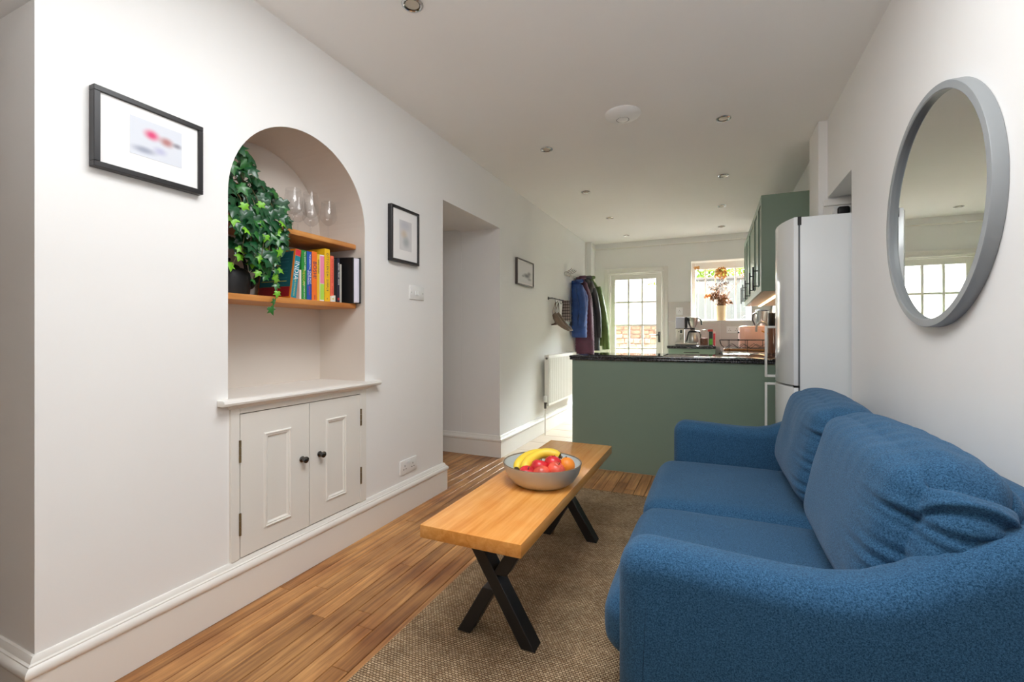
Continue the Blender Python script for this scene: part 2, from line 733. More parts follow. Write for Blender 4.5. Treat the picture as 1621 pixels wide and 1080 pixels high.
# thin niche lining with its shade painted in as a darker tone
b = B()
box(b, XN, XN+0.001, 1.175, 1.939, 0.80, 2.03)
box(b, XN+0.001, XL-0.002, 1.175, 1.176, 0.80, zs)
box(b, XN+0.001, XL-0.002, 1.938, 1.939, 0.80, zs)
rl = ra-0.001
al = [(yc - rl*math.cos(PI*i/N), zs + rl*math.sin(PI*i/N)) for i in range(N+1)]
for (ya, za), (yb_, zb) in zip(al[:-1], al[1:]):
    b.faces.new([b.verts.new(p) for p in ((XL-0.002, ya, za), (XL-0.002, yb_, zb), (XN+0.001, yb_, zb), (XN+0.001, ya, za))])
struct('wall_niche_shade', b, M['niche'])
# small pipe boxing in the far left corner
b = B()
box(b, XL, -1.645, 6.62, YB, 0, ZC)
struct('trim_1', b, M['wall'])
# hall beyond the doorway and the alcove on the near left
b = B()
box(b, -3.0, -2.121, 3.645, 3.75, 0, 2.25)
box(b, -3.1, -3.0, 0.72, 3.75, 0, 2.25)
box(b, -3.0, -2.121, 2.62, 2.716, 0, 2.25)
struct('wall_hall', b, M['wall'])
M['taupe'] = mat('bounce_dimming_taupe', (158, 138, 116), 0.6, var=0.015, vscale=2)  # dark tone given to unseen walls to dim the light they bounce back
b = B()
box(b, -3.1, -3.0, -2.2, 0.72, 0, 2.25)
box(b, -3.0, -2.121, 0.622, 0.72, 0, 2.25)
box(b, -3.0, -2.121, -1.3, -1.2, 0, 2.25)
struct('wall_alcove', b, M['taupe'])
b = B()
box(b, -3.0, -2.121, -1.2, 3.645, 2.055, 2.10)
struct('ceiling_hall', b, M['ceiling'])
# right wall with the fridge recess, pillar and kitchen wall
b = B()
box(b, XR, 0.85, -2.2, 2.931, 0, ZC)
box(b, XR, 0.85, 2.931, 3.485, 1.96, ZC)
box(b, 0.85, 1.30, 2.80, 3.485, 1.96, 2.05)
box(b, 1.15, 1.30, 2.80, 3.485, 0, 1.96)
box(b, 0.85, 1.30, 2.80, 2.931, 0, 1.96)
wall_right = struct('wall_right', b, M['wall'])
b = B()
box(b, 0.62, 1.30, 3.485, 3.78, 0, ZC, 0.003, 1)
struct('trim_2', b, M['wall'], 20)
b = B()
box(b, 0.645, 1.15, 3.463, 3.485, 1.905, 1.945, 0.004, 2)
box(b, 0.645, 1.15, 3.478, 3.485, 1.75, 1.905)
struct('trim_3', b, M['trim'], 30)
b = B()
box(b, XK, 0.85, 3.78, 6.99, 0, ZC)
struct('wall_kitchen', b, M['wall'])
# back wall with door and window openings
DX0, DX1, DZ = -1.425, -0.665, 1.995
WX0, WX1, WZ0, WZ1 = -0.287, 0.47, 1.275, 2.12
b = B()
YO = 7.12
box(b, XL, DX0, YB, YO, 0, ZC)
box(b, DX0, DX1, YB, YO, DZ, ZC)
box(b, DX1, WX0, YB, YO, 0, ZC)
box(b, WX0, WX1, YB, YO, 0, WZ0)
box(b, WX0, WX1, YB, YO, WZ1, ZC)
box(b, WX1, XK, YB, YO, 0, ZC)
wall_back = struct('wall_back', b, M['wall'])
# dark outer skin added to keep garden light from bouncing onto the fence
M['absorber'] = mat('bounce_absorber_dark', (84, 62, 52), 0.9, var=0.25, vscale=14)
b = B()
box(b, -3.1, DX0, YO+0.001, YO+0.03, -0.12, 3.0)
box(b, DX1, WX0, YO+0.001, YO+0.03, -0.12, 3.0)
box(b, WX1, 3.0, YO+0.001, YO+0.03, -0.12, 3.0)
box(b, DX0, DX1, YO+0.001, YO+0.03, DZ, 3.0)
box(b, WX0, WX1, YO+0.001, YO+0.03, -0.12, WZ0)
box(b, WX0, WX1, YO+0.001, YO+0.03, WZ1, 3.0)
struct('wall_bounce_absorber', b, M['absorber'])
# splashback tiles on the back wall and on the kitchen wall
k = 0
for (xa, xb) in ((-0.585, -0.29), (-0.287, 0.09), (0.09, 0.47), (0.47, 0.692)):
    for (za, zb) in ((0.93, 1.27), (1.275, 1.555)):
        if za > 1 and -0.288 < xa < 0.46:
            continue
        b = B()
        box(b, xa+0.001, xb-0.001, YB-0.008, YB+0.002, za+0.001, zb-0.001, 0.0015, 1)
        part('tile', b, M['wall_tile'], wall_back, None)
kw = bpy.data.objects['wall_kitchen']
M['side_tile'] = mat('warm_splash_tile', (216, 205, 194), 0.3, var=0.02)
for i in range(8):
    for (za, zb) in ((0.93, 1.18), (1.18, 1.43)):
        b = B()
        y0 = 4.0+i*0.355
        box(b, XK-0.008, XK+0.002, y0+0.001, y0+0.354, za+0.001, zb-0.001, 0.0015, 1)
        part('tile', b, M['side_tile'], kw, None)
# wall behind the camera
b = B()
box(b, -3.1, 0.85, -2.35, -2.2, 0, ZC)
struct('wall_front', b, M['taupe'])
# ceiling
b = B()
box(b, -2.12, 1.30, -2.35, YO, ZC, ZC+0.12)
struct('ceiling', b, M['ceiling'])

# floor: base slab, oak boards, kitchen tiles
b = B()
box(b, -3.1, 1.3, -2.35, YO, -0.12, -0.012)
floor = struct('floor', b, M['floor_base'])
pw = 0.0715
x = -3.0
col = 0
while x < XR:
    y = -0.6 - rnd.random()*0.8
    near = x < -0.95
    hall = x < -1.74
    while y < 3.64:
        ln = rnd.choice((0.75, 1.0, 1.25, 1.6, 2.0, 2.4))
        y2 = min(y+ln, 3.648)
        if 3.648-y2 < 0.25:
            y2 = 3.648
        use = y2 > y+0.02
        if hall and (y2 < 2.60):
            use = False
        if not near and not hall and y2 < 2.75:
            use = False
        if use:
            ys = max(y, 2.64 if hall else y)
            if not near and not hall:
                ys = max(y, 1.8)
            b = B()
            dz = rnd.uniform(-0.0012, 0.0)
            box(b, x+0.0014, x+pw-0.0014, ys+0.0008, y2-0.0008, -0.0125, dz, 0.0016, 1)
            part('plank', b, M['planks'], floor, None)
        y = y2
        if y >= 3.648:
            break
    x += pw
    col += 1
ts = 0.33
b = B()
box(b, -2.1, 1.2, 3.65, YO, -0.0121, -0.004)
struct('floor_kitchen', b, M['grout'])
fk = bpy.data.objects['floor_kitchen']
for i in range(-1, 8):
    for j in range(10):
        xa = XL+0.005+i*ts
        ya = 3.652+j*ts
        if i < 0:
            continue
        b = B()
        box(b, xa+0.002, min(xa+ts-0.002, XR+0.02), ya+0.002, ya+ts-0.002, -0.006, rnd.uniform(-0.001, 0.0003), 0.002, 1)
        part('tile', b, M['tile'], fk, None)


# baseboards: swept ogee profile with mitred corners
def sweep(bm, path, prof):
    P = [Vector(p) for p in path]
    nrm = []
    for i in range(len(P)-1):
        d = (P[i+1]-P[i]).normalized()
        nrm.append(Vector((d.y, -d.x)))
    rings = []
    for i, p in enumerate(P):
        if i == 0:
            o = nrm[0]
        elif i == len(P)-1:
            o = nrm[-1]
        else:
            s_ = nrm[i-1]+nrm[i]
            o = s_/(s_.dot(nrm[i]))
        rings.append([bm.verts.new((p.x+o.x*d, p.y+o.y*d, z)) for d, z in prof])
    ring_faces(bm, rings)
    bm.faces.new(rings[0])
    bm.faces.new(rings[-1][::-1])
    return bm


PB = [(0, 0), (0.023, 0), (0.023, 0.136), (0.027, 0.139), (0.030, 0.146), (0.030, 0.154), (0.026, 0.162),
      (0.019, 0.167), (0.019, 0.171), (0.014, 0.174), (0.011, 0.183), (0.006, 0.189), (0, 0.190)]
b = B()
sweep(b, [(-2.7, 0.622), (XL, 0.622), (XL, 2.716), (-2.9, 2.716)], PB)
struct('baseboard_left', b, M['trim'], 30)
b = B()
sweep(b, [(-2.99, 3.645), (XL, 3.645), (XL, 6.62), (-1.645, 6.62), (-1.645, YB-0.01)], PB)
struct('baseboard_far', b, M['trim'], 30)
b = B()
sweep(b, [(XR, 2.90), (XR, -2.1)], PB)
struct('baseboard_right', b, M['trim'], 30)

# ------------------------------------------------------------------ glazed back door
b = B()
aw = 0.075
for (xa, xb, za, zb) in ((DX0-aw, DX0, 0, DZ+aw), (DX1, DX1+aw, 0, DZ+aw), (DX0, DX1, DZ, DZ+aw)):
    box(b, xa, xb, YB-0.022, YB, za, zb, 0.006, 2)
for (xa, xb, za, zb) in ((DX0-0.02, DX0, 0, DZ), (DX1, DX1+0.02, 0, DZ), (DX0-0.02, DX1+0.02, DZ, DZ+0.02)):
    box(b, xa, xb, YB-0.03, YB-0.02, za, zb, 0.004, 1)
for (xa, xb, za, zb) in ((DX0, DX0+0.012, 0, DZ), (DX1-0.012, DX1, 0, DZ), (DX0+.012, DX1-.012, DZ-0.012, DZ)):
    box(b, xa, xb, YB+0.0, YB+0.12, za, zb)
door1 = struct('door_1', b, M['trim'], 30)
lx0, lx1 = DX0+0.016, DX1-0.016
px0, px1 = -1.342, -0.757
zr = [0.21, 0.55, 0.891, 1.231, 1.571, 1.905]
b = B()
yd0, yd1 = YB+0.012, YB+0.055
box(b, lx0, px0, yd0, yd1, 0.01, DZ-0.016, 0.003, 1)
box(b, px1, lx1, yd0, yd1, 0.01, DZ-0.016, 0.003, 1)
box(b, px0, px1, yd0, yd1, zr[-1], DZ-0.016, 0.003, 1)
box(b, px0, px1, yd0, yd1, 0.01, zr[0], 0.003, 1)
part('door_leaf', b, M['trim'], door1)
cwid = (px1-px0)/3
for i in (1, 2):
    b = B()
    box(b, px0+cwid*i-0.014, px0+cwid*i+0.014, yd0+0.002, yd1-0.004, zr[0], zr[-1], 0.005, 1)
    part('glazing_bar', b, M['trim'], door1)
for i in range(1, 5):
    b = B()
    box(b, px0, px1, yd0+0.003, yd1-0.005, zr[i]-0.014, zr[i]+0.014, 0.005, 1)
    part('glazing_bar', b, M['trim'], door1)
for i in range(3):
    for j in range(5):
        b = B()
        box(b, px0+cwid*i+0.012, px0+cwid*(i+1)-0.012, yd0+0.02, yd0+0.024, zr[j]+0.012, zr[j+1]-0.012)
        part('pane', b, M['glass'], door1, None)
b = B()
box(b, -0.727, -0.697, yd0-0.006, yd0, 0.98, 1.13, 0.003, 2)
hp = part('handle_plate', b, M['dark_steel'], door1)
b = B()
tube(b, [(-0.712, yd0, 1.085), (-0.712, yd0-0.045, 1.085), (-0.722, yd0-0.05, 1.085), (-0.83, yd0-0.05, 1.083)], 0.009, 8)
part('handle', b, M['dark_steel'], hp)
for z in (0.35, 1.72):
    b = B()
    box(b, DX0+0.006, DX0+0.022, yd0-0.006, yd0+0.004, z, z+0.1, 0.003, 1)
    part('hinge', b, M['white_plastic'], door1)

# ------------------------------------------------------------------ kitchen window
YW = 7.03
b = B()
fw = 0.055
box(b, WX0+0.0, WX0+fw, YW, YW+0.06, WZ0, WZ1, 0.004, 1)
box(b, WX1-fw, WX1, YW, YW+0.06, WZ0, WZ1, 0.004, 1)
box(b, WX0+fw, WX1-fw, YW, YW+0.06, WZ1-0.10, WZ1, 0.004, 1)
box(b, WX0+fw, WX1-fw, YW, YW+0.06, WZ0, WZ0+0.03, 0.004, 1)
win1 = struct('window_1', b, M['trim'], 30)
M['reveal'] = mat('window_reveal_paint', (243, 240, 234), 0.5)
b = B()
box(b, WX0-0.001, WX0+0.006, YB-0.003, YW, WZ0, WZ1)
box(b, WX0, WX1, YB-0.003, YW, WZ1-0.006, WZ1+0.001)
box(b, WX1-0.006, WX1+0.001, YB-0.003, YW, WZ0, WZ1)
part('reveal', b, M['reveal'], win1, None)
b = B()
box(b, WX0+0.006, WX1-0.006, YB-0.004, YW, WZ0-0.001, WZ0+0.008, 0.002, 1)
part('sill', b, M['reveal'], win1)
gx0, gx1 = WX0+fw, WX1-fw
nb = 6
xs = [gx0 + (gx1-gx0)*i/(nb-1+0.0) for i in range(nb)]
for xx in xs[1:-1]:
    b = B()
    box(b, xx-0.011, xx+0.011, YW+0.012, YW+0.05, WZ0+0.03, WZ1-0.10, 0.003, 1)
    part('glazing_bar', b, M['trim'], win1)
for xa, xb in zip(xs[:-1], xs[1:]):
    b = B()
    box(b, xa+0.008, xb-0.008, YW+0.03, YW+0.034, WZ0+0.03, WZ1-0.10)
    part('pane', b, M['glass'], win1, None)

# ------------------------------------------------------------------ outside: patio, stone wall, fence, shrubs
M['patio'] = mat('dark_paving', (64, 62, 60), 0.9, var=0.1, vscale=3)
b = B()
box(b, -7, 7, YO, 16, -0.25, -0.12)
struct('ground', b, M['patio'])
M['render_white'] = mat('white_render', (232, 228, 218), 0.9, var=0.04, vscale=2)
M['stone'] = mat('pale_rubble_stone', (150, 122, 102), 0.95, var=0.4, vscale=9, bump=0.5, bscale=25)
M['mortar'] = mat('lime_mortar', (176, 168, 158), 0.95, var=0.08)
gw = thing('garden_wall', 'pale rubble stone garden wall on a white rendered base, seen through the glazed door', 'wall', (-1.6, 9.2, -0.12))
b = B()
box(b, -3.2, -0.55, 9.0, 9.35, -0.12, 0.80)
part('rendered_base', b, M['render_white'], gw, None)
b = B()
box(b, -3.2, -0.75, 9.10, 9.35, 0.80, 1.285)
part('mortar_core', b, M['mortar'], gw, None)
b = B()
box(b, -3.25, -0.72, 9.04, 9.38, 1.285, 1.325, 0.006, 1)
part('coping', b, mat('sandy_coping', (190, 160, 120), 0.9, var=0.1), gw)
zz = 0.805
while zz < 1.26:
    hh = min(rnd.uniform(0.07, 0.11), 1.283-zz)
    xx = -2.4
    while xx < -0.76:
        ww = rnd.uniform(0.09, 0.2)
        xe = min(xx+ww, -0.755)
        if xe-xx > 0.04:
            b = B()
            box(b, xx+0.005, xe-0.005, 9.10-rnd.uniform(0.015, 0.04), 9.12, zz+0.005, zz+hh-0.005, 0.012, 1)
            for v_ in b.verts:
                v_.co += Vector((rnd.uniform(-.006, .006), 0, rnd.uniform(-.006, .006)))
            part('stone', b, M['stone'], gw, 30)
        xx += ww
    zz += hh
b = B()
box(b, -6.0, 0.6, 12.0, 12.2, -0.12, 2.35)
solo('boundary_wall', b, M['render_white'], 'white rendered wall standing behind the stone garden wall outside', 'wall', smooth=None)
fn = thing('garden_fence', 'grey green board fence outside the kitchen window with a dark top rail', 'fence', (1.0, 9.3, -0.12))
M['fence'] = mat('grey_fence_paint', (100, 109, 108), 0.8, var=0.06, vscale=3, stretch=(1, 1, .2))
xx = -0.5
while xx < 3.0:
    b = B()
    box(b, xx+0.004, xx+0.236, 9.3, 9.33, -0.12, 2.12, 0.003, 1)
    part('board', b, M['fence'], fn, None)
    xx += 0.24
b = B()
box(b, -0.52, 3.02, 9.26, 9.36, 2.12, 2.17, 0.005, 1)
part('top_rail', b, mat('weathered_rail', (96, 98, 96), 0.9, var=0.1), fn)


def leaf_cluster(bm, c, r3, n, size, rr):
    for _ in range(n):
        d = Vector((rr.gauss(0, 1), rr.gauss(0, 1), rr.gauss(0, 1))).normalized()*(rr.random()**0.4)
        p = Vector(c)+Vector((d.x*r3[0], d.y*r3[1], d.z*r3[2]))
        a = Vector((rr.gauss(0, 1), rr.gauss(0, 1), rr.gauss(0, 1))).normalized()
        t = a.orthogonal().normalized()
        s_ = size*rr.uniform(0.6, 1.3)
        q = a.cross(t)
        vs = [bm.verts.new(p + a*s_*0.5*i + t*s_*0.3*j + q*s_*0.08*abs(j)) for i, j in ((-1, 0), (0, -1), (1, 0), (0, 1))]
        bm.faces.new(vs)


M['shrub'] = mat('bright_shrub_leaf', (150, 182, 70), 0.6, var=0.3, vscale=9)
M['shrub2'] = mat('olive_shrub_leaf', (170, 178, 96), 0.6, var=0.3, vscale=9)
M['bark'] = mat('bark', (110, 86, 62), 0.9, var=0.2, vscale=20)
for i, (cx, cy, cz, rx, ry, rz, n, mm, lb) in enumerate((
        (0.1, 11.0, 2.55, 0.75, 0.35, 0.42, 700, 'shrub', 'leafy green shrub above the fence, left half of the kitchen window'),
        (1.5, 11.2, 2.55, 0.65, 0.35, 0.45, 600, 'shrub2', 'olive green shrub above the fence, right half of the kitchen window'),
        (-1.35, 12.5, 2.25, 0.50, 0.18, 0.22, 260, 'shrub', 'bright green plant topping the white wall beyond the glazed door'))):
    sh = thing('shrub', lb, 'shrub', (cx, cy, -0.12))
    b = B()
    leaf_cluster(b, (cx, cy, cz), (rx, ry, rz), n, 0.12, rnd)
    o = part('foliage', b, M[mm], sh, None)
    o['kind'] = 'stuff'
    b = B()
    for q in range(4):
        tube(b, [(cx+rnd.uniform(-.05, .05), cy, -0.12), (cx+rnd.uniform(-.1, .1), cy, 1.2), (cx+rnd.uniform(-.4, .4)*rx, cy, cz)], [0.03, 0.022, 0.008], 6)
    part('stem', b, M['bark'], sh)

# ------------------------------------------------------------------ built-in cupboard under the niche
cb = thing('cupboard', 'white two door cupboard built into the wall under the arched niche', 'cupboard', (XL, 1.557, 0.19))
XF = XL+0.012
b = B()
box(b, XL-0.002, XF, 1.180, 1.216, 0.19, 0.806, 0.002, 1)
box(b, XL-0.002, XF, 1.891, 1.937, 0.19, 0.806, 0.002, 1)
box(b, XL-0.002, XF, 1.216, 1.891, 0.768, 0.806, 0.002, 1)
part('face_frame', b, M['cupboard'], cb)


def raised_frame(bm, x, y0, y1, z0, z1, wd, dp):
    """mitred moulding around a sunk panel, facing +x"""
    prof = [(0, 0), (0.004, dp), (wd*0.35, dp), (wd*0.45, dp*0.3), (wd*0.7, dp*0.45), (wd, -dp*0.6)]
    loops = []
    for t, h in prof:
        loops.append([bm.verts.new((x+h, yy, zz_)) for yy, zz_ in ((y0+t, z0+t), (y1-t, z0+t), (y1-t, z1-t), (y0+t, z1-t))])
    ring_faces(bm, loops)
    bm.faces.new(loops[-1])


for (ya, yb, pa, pb, kn) in ((1.218, 1.5545, 1.325, 1.452, 1.513), (1.5575, 1.889, 1.658, 1.786, 1.615)):
    b = B()
    xd = XF-0.001
    pz0, pz1 = 0.277, 0.668
    box(b, XL-0.001, xd, ya, pa, 0.195, 0.765)
    box(b, XL-0.001, xd, pb, yb, 0.195, 0.765)
    box(b, XL-0.001, xd, pa, pb, 0.195, pz0)
    box(b, XL-0.001, xd, pa, pb, pz1, 0.765)
    d = part('door', b, M['cupboard'], cb, None)
    b = B()
    raised_frame(b, xd, pa-0.004, pb+0.004, pz0-0.004, pz1+0.004, 0.022, 0.006)
    part('panel_moulding', b, M['cupboard'], d, 25)
    b = B()
    mt = Matrix.Translation((xd, kn, 0.514)) @ Matrix.Rotation(PI/2, 4, 'Y')
    lathe(b, [(0, 0), (0.013, 0.0), (0.014, 0.004), (0.007, 0.008), (0.006, 0.016), (0.010, 0.019), (0.0145, 0.024), (0.0145, 0.030), (0.009, 0.034), (0, 0.035)], seg=20, mtx=mt)
    part('knob', b, M['dark_steel'], d, 40, 'round dark metal knob')
for (yy, z0) in ((1.2145, 0.575), (1.2145, 0.285), (1.892, 0.60), (1.892, 0.29)):
    b = B()
    tube(b, [(XF+0.003, yy, z0), (XF+0.003, yy, z0+0.028)], 0.0045, 8)
    tube(b, [(XF+0.003, yy, z0+0.030), (XF+0.003, yy, z0+0.058)], 0.0045, 8)
    tube(b, [(XF+0.003, yy, z0+0.060), (XF+0.003, yy, z0+0.088)], 0.0045, 8)
    part('hinge', b, M['brass'], cb)
# dark sheet that paints in the shade of the gaps around the doors
b = B()
box(b, XL+0.0005, XL+0.002, 1.216, 1.891, 0.192, 0.768)
part('carcass', b, M['floor_base'], cb, None)
# window-board style ledge across the niche
b = B()
prism(b, [(XN+0.002, 0.802), (XL+0.004, 0.802), (XL+0.004, 0.8308), (XN+0.002, 0.8308)], 'y', 1.1765, 1.9375)
prism(b, [(XL+0.001, 0.806), (XL+0.036, 0.806), (XL+0.044, 0.810), (XL+0.047, 0.818), (XL+0.044, 0.827), (XL+0.036, 0.831), (XL+0.001, 0.831)], 'y', 1.130, 2.022, 0.004, 2)
prism(b, [(XL+0.011, 0.790), (XL+0.020, 0.796), (XL+0.026, 0.806), (XL+0.011, 0.806)], 'y', 1.17, 1.95)
struct('trim_4', b, M['trim'], 30)

# ------------------------------------------------------------------ oak shelves in the niche
SX = -1.782
for nm, z0, z1, lb in (('upper', 1.549, 1.574, 'upper oak shelf in the arched niche holding the wine glasses'),
                       ('lower', 1.226, 1.252, 'lower oak shelf in the arched niche holding the books')):
    b = B()
    y1 = 1.9375
    y0 = 1.1765
    prism(b, [(XN+0.002, y0), (SX, y0), (SX, y1-0.02), (SX-0.006, y1-0.006), (SX-0.02, y1), (XN+0.002, y1)], 'z', z0, z1, 0.002, 1)
    solo('shelf', b, M['oak_shelf'], lb, 'shelf', 'oak niche shelves')
SZ1, SZ2 = 1.574, 1.252

# ------------------------------------------------------------------ wine glasses
def wine_glass(loc, label):
    t = thing('wine_glass', label, 'wine glass', loc, 'wine glasses on the upper shelf')
    x, y, z = loc
    b = B()
    lathe(b, [(0.0, 0.0), (0.033, 0.0), (0.033, 0.0015), (0.012, 0.004), (0.004, 0.008)], (x, y, z), 28)
    part('foot', b, M['wine_glass'], t, 60)
    b = B()
    lathe(b, [(0.004, 0.008), (0.0032, 0.03), (0.0032, 0.085), (0.0045, 0.098)], (x, y, z), 12)
    part('stem', b, M['wine_glass'], t, 60)
    b = B()
    lathe(b, [(0.0, 0.097), (0.012, 0.099), (0.030, 0.112), (0.042, 0.130), (0.0435, 0.142), (0.040, 0.175), (0.034, 0.222), (0.0335, 0.2225), (0.039, 0.175), (0.0425, 0.142), (0.041, 0.131), (0.029, 0.1135), (0.012, 0.101), (0, 0.099)], (x, y, z), 32)
    part('bowl', b, M['wine_glass'], t, 60)
    return t


for (gx, gy, lb) in ((-1.88, 1.605, 'wine glass beside the ivy, front one of the left two on the upper shelf'),
                     (-1.985, 1.722, 'wine glass standing at the back left of the upper shelf'),
                     (-1.86, 1.690, 'wine glass in the middle of the upper shelf, in front'),
                     (-2.0, 1.822, 'wine glass behind the middle one on the upper shelf'),
                     (-1.90, 1.845, 'wine glass farthest right on the upper shelf beside the niche side')):
    wine_glass((gx, gy, SZ1), lb)

# ------------------------------------------------------------------ books on the lower shelf
M['page'] = mat('book_paper', (232, 226, 212), 0.8, var=0.05, vscale=90, stretch=(1, 1, .02))
M['ink_white'] = mat('white_print', (240, 240, 236), 0.6)
M['ink_black'] = mat('black_print', (28, 26, 26), 0.6)
M['ink_yellow'] = mat('yellow_print', (226, 208, 80), 0.6)
M['ink_navy'] = mat('navy_print', (36, 40, 90), 0.6)
M['ink_red'] = mat('red_print', (200, 48, 50), 0.6)
BG = 'books on the lower niche shelf'
SPM = Matrix(((0, 0, 1, 0), (0, 1, 0, 0), (-1, 0, 0, 0), (0, 0, 0, 1)))


def book(y0, th, h, dep, col, label, lean=0.0, xs=-1.80, texts=(), stripes=(), back=None, name='book', cat='book'):
    t = thing(name, label, cat, (xs, y0+th/2, SZ2+0.0005), BG)
    t.rotation_euler = (lean, 0, 0)
    m = mat('book_cover', col, 0.45, var=0.03, vscale=30)

    def lp(nm, bm, mm, smooth=None):
        o = mkobj(nm, bm, mm, smooth)
        o.parent = t
        return o
    b = B()
    c = 0.0022
    box(b, -dep, 0, -th/2, -th/2+c, 0, h, 0.0008, 1)
    box(b, -dep, 0, th/2-c, th/2, 0, h, 0.0008, 1)
    box(b, -c, 0.0012, -th/2, th/2, 0, h, 0.001, 1)
    lp('cover', b, m, 30)
    b = B()
    box(b, -dep+0.004, -c, -th/2+c, th/2-c, 0.003, h-0.004)
    lp('pages', b, M['page'])
    for (s_, sz, zc_, ym, mm) in texts:
        o = text('spine_lettering', s_, sz, Matrix.Translation((0.0014, ym, zc_)) @ SPM, mm, t)
        o.matrix_parent_inverse = I4
    for (z0, z1, cc) in stripes:
        b = B()
        box(b, 0.0008, 0.0016, -th/2+0.0015, th/2-0.0015, z0, z1)
        lp('spine_panel', b, mat('spine_band', cc, 0.5), None)
    return t


# big leaning cookery book with a teal cover
bk = book(1.519, 0.032, 0.237, 0.225, (226, 128, 34), 'thick teal and orange cookery book leaning at the left end of the row', -0.128,
          texts=(('INDIA', 0.034, 0.135, 0.0, M['ink_white']), ('THE COOKBOOK', 0.011, 0.055, 0.0, M['ink_yellow'])),
          stripes=((0.004, 0.205, (24, 132, 150)), (0.207, 0.234, (206, 46, 62))))
for nm, (xa, xb, za, zb), cc in (('cover_panel', (-0.218, -0.010, 0.056, 0.226), (22, 92, 100)), ('cover_band', (-0.218, -0.010, 0.008, 0.055), (146, 28, 34))):
    b = B()
    box(b, xa, xb, -0.0168, -0.0160, za, zb)
    o = mkobj(nm, b, mat(nm+'_print', cc, 0.45, var=0.08, vscale=40), None)
    o.parent = bk
for i in range(9):
    b = B()
    box(b, -0.205, -0.205+(0.17 if i % 3 else 0.12), -0.0172, -0.0167, 0.205-i*0.0155, 0.2075-i*0.0155)
    o = mkobj('cover_line', b, M['ink_yellow'] if i in (0, 3, 8) else mat('pale_print', (70, 130, 135), 0.6), None)
    o.parent = bk
book(1.5712, 0.0105, 0.140, 0.19, (238, 224, 214), 'thin cream booklet between the leaning book and the green book')
book(1.583, 0.029, 0.236, 0.19, (38, 140, 56), 'bright green paperback with white and yellow spine lettering',
     texts=(('YOU DON\'T NEED', 0.011, 0.185, 0.004, M['ink_white']), ('MEXICAN', 0.017, 0.105, -0.003, M['ink_yellow']), ('FOOD MADE SIMPLE', 0.009, 0.045, 0.0, M['ink_white'])))
book(1.6145, 0.027, 0.236, 0.19, (34, 84, 176), 'royal blue paperback with white spine lettering beside the green book',
     texts=(('THE ESSENTIAL', 0.011, 0.185, 0.003, M['ink_white']), ('ONE POT', 0.015, 0.11, 0.005, M['ink_white']), ('VEGETARIAN', 0.012, 0.11, -0.007, M['ink_white']), ('KITCHEN', 0.010, 0.045, 0, M['ink_red'])))
book(1.645, 0.030, 0.240, 0.20, (242, 118, 40), 'orange hardback cookbook with bold dark lettering on the spine',
     texts=(('BOSH!', 0.030, 0.150, 0.0, M['ink_navy']), ('HENRY', 0.007, 0.016, 0, M['ink_navy'])))
book(1.6765, 0.015, 0.232, 0.19, (236, 190, 40), 'thin mustard yellow book to the right of the orange book', texts=(('SIMPLE SUPPERS', 0.010, 0.17, 0, M['ink_black']),))
book(1.693, 0.028, 0.232, 0.19, (236, 232, 232), 'white book with a pink and lime green spine panel', stripes=((0.088, 0.226, (238, 138, 170)), (0.006, 0.086, (176, 222, 84))))
book(1.7245, 0.034, 0.268, 0.20, (240, 190, 28), 'tall yellow hardback with spaced dark capitals, tallest in the row',
     texts=(('OTTOLENGHI SIMPLE', 0.0160, 0.150, 0.0, M['ink_navy']), ('o', 0.012, 0.014, 0, M['ink_navy'])))
book(1.7615, 0.023, 0.238, 0.19, (238, 110, 84), 'coral paperback to the right of the tall yellow book', texts=(('DELICIOUS ONE POTS', 0.0125, 0.16, 0, M['ink_red']), ('KITCHEN', 0.010, 0.06, 0, M['ink_red'])))
book(1.7885, 0.018, 0.226, 0.18, (22, 22, 26), 'slim plain black book between the coral book and the navy one')
book(1.8085, 0.017, 0.232, 0.19, (36, 36, 58), 'dark navy book with white lettering and a red spot low on its spine',
     texts=(('RECIPES  FROM  HOME', 0.0115, 0.150, 0.0, M['ink_white']),), stripes=((0.012, 0.024, (190, 40, 50)),))
book(1.8265, 0.013, 0.203, 0.18, (190, 188, 178), 'thin grey booklet beside the black ring folder')
# small packet lying in front of the coral book
t = thing('card_box', 'tiny white card packet standing in front of the coral book', 'packet', (-1.789, 1.773, SZ2))
b = B()
box(b, -1.798, -1.784, 1.757, 1.772, SZ2, SZ2+0.030, 0.001, 1)
part('carton', b, M['white_plastic'], t, None)
b = B()
lathe(b, [(0, 0), (0.005, 0), (0.005, .0006), (0, .0006)], seg=14, mtx=Matrix.Translation((-1.7842, 1.7645, SZ2+0.015)) @ Matrix.Rotation(PI/2, 4, 'Y'))
part('printed_spot', b, M['ink_yellow'], t)
b = B()
box(b, -1.80, -1.786, 1.7735, 1.7835, SZ2, SZ2+0.034, 0.001, 1)
part('flap', b, M['page'], t, None)
# black folder at the right end
t = thing('folder', 'open black folder with white pages at the right end of the book row', 'folder', (-1.85, 1.88, SZ2), BG)
b = B()
cpts = [(-2.0, 1.852), (-1.90, 1.858), (-1.83, 1.866), (-1.765, 1.885), (-1.762, 1.889), (-1.83, 1.871), (-1.90, 1.863), (-2.0, 1.857)]
prism(b, cpts, 'z', SZ2, SZ2+0.246)
part('front_cover', b, M['black'], t, 30)
b = B()
prism(b, [(-2.0, 1.858), (-1.90, 1.864), (-1.83, 1.872), (-1.765, 1.891), (-1.752, 1.905), (-1.752, 1.918), (-1.80, 1.917), (-2.0, 1.912)], 'z', SZ2+0.004, SZ2+0.242, 0.002, 1)
part('pages', b, mat('white_paper', (222, 220, 232), 0.7, var=0.02), t, 30)
b = B()
box(b, -2.0, -1.745, 1.919, 1.926, SZ2, SZ2+0.248, 0.002, 1)
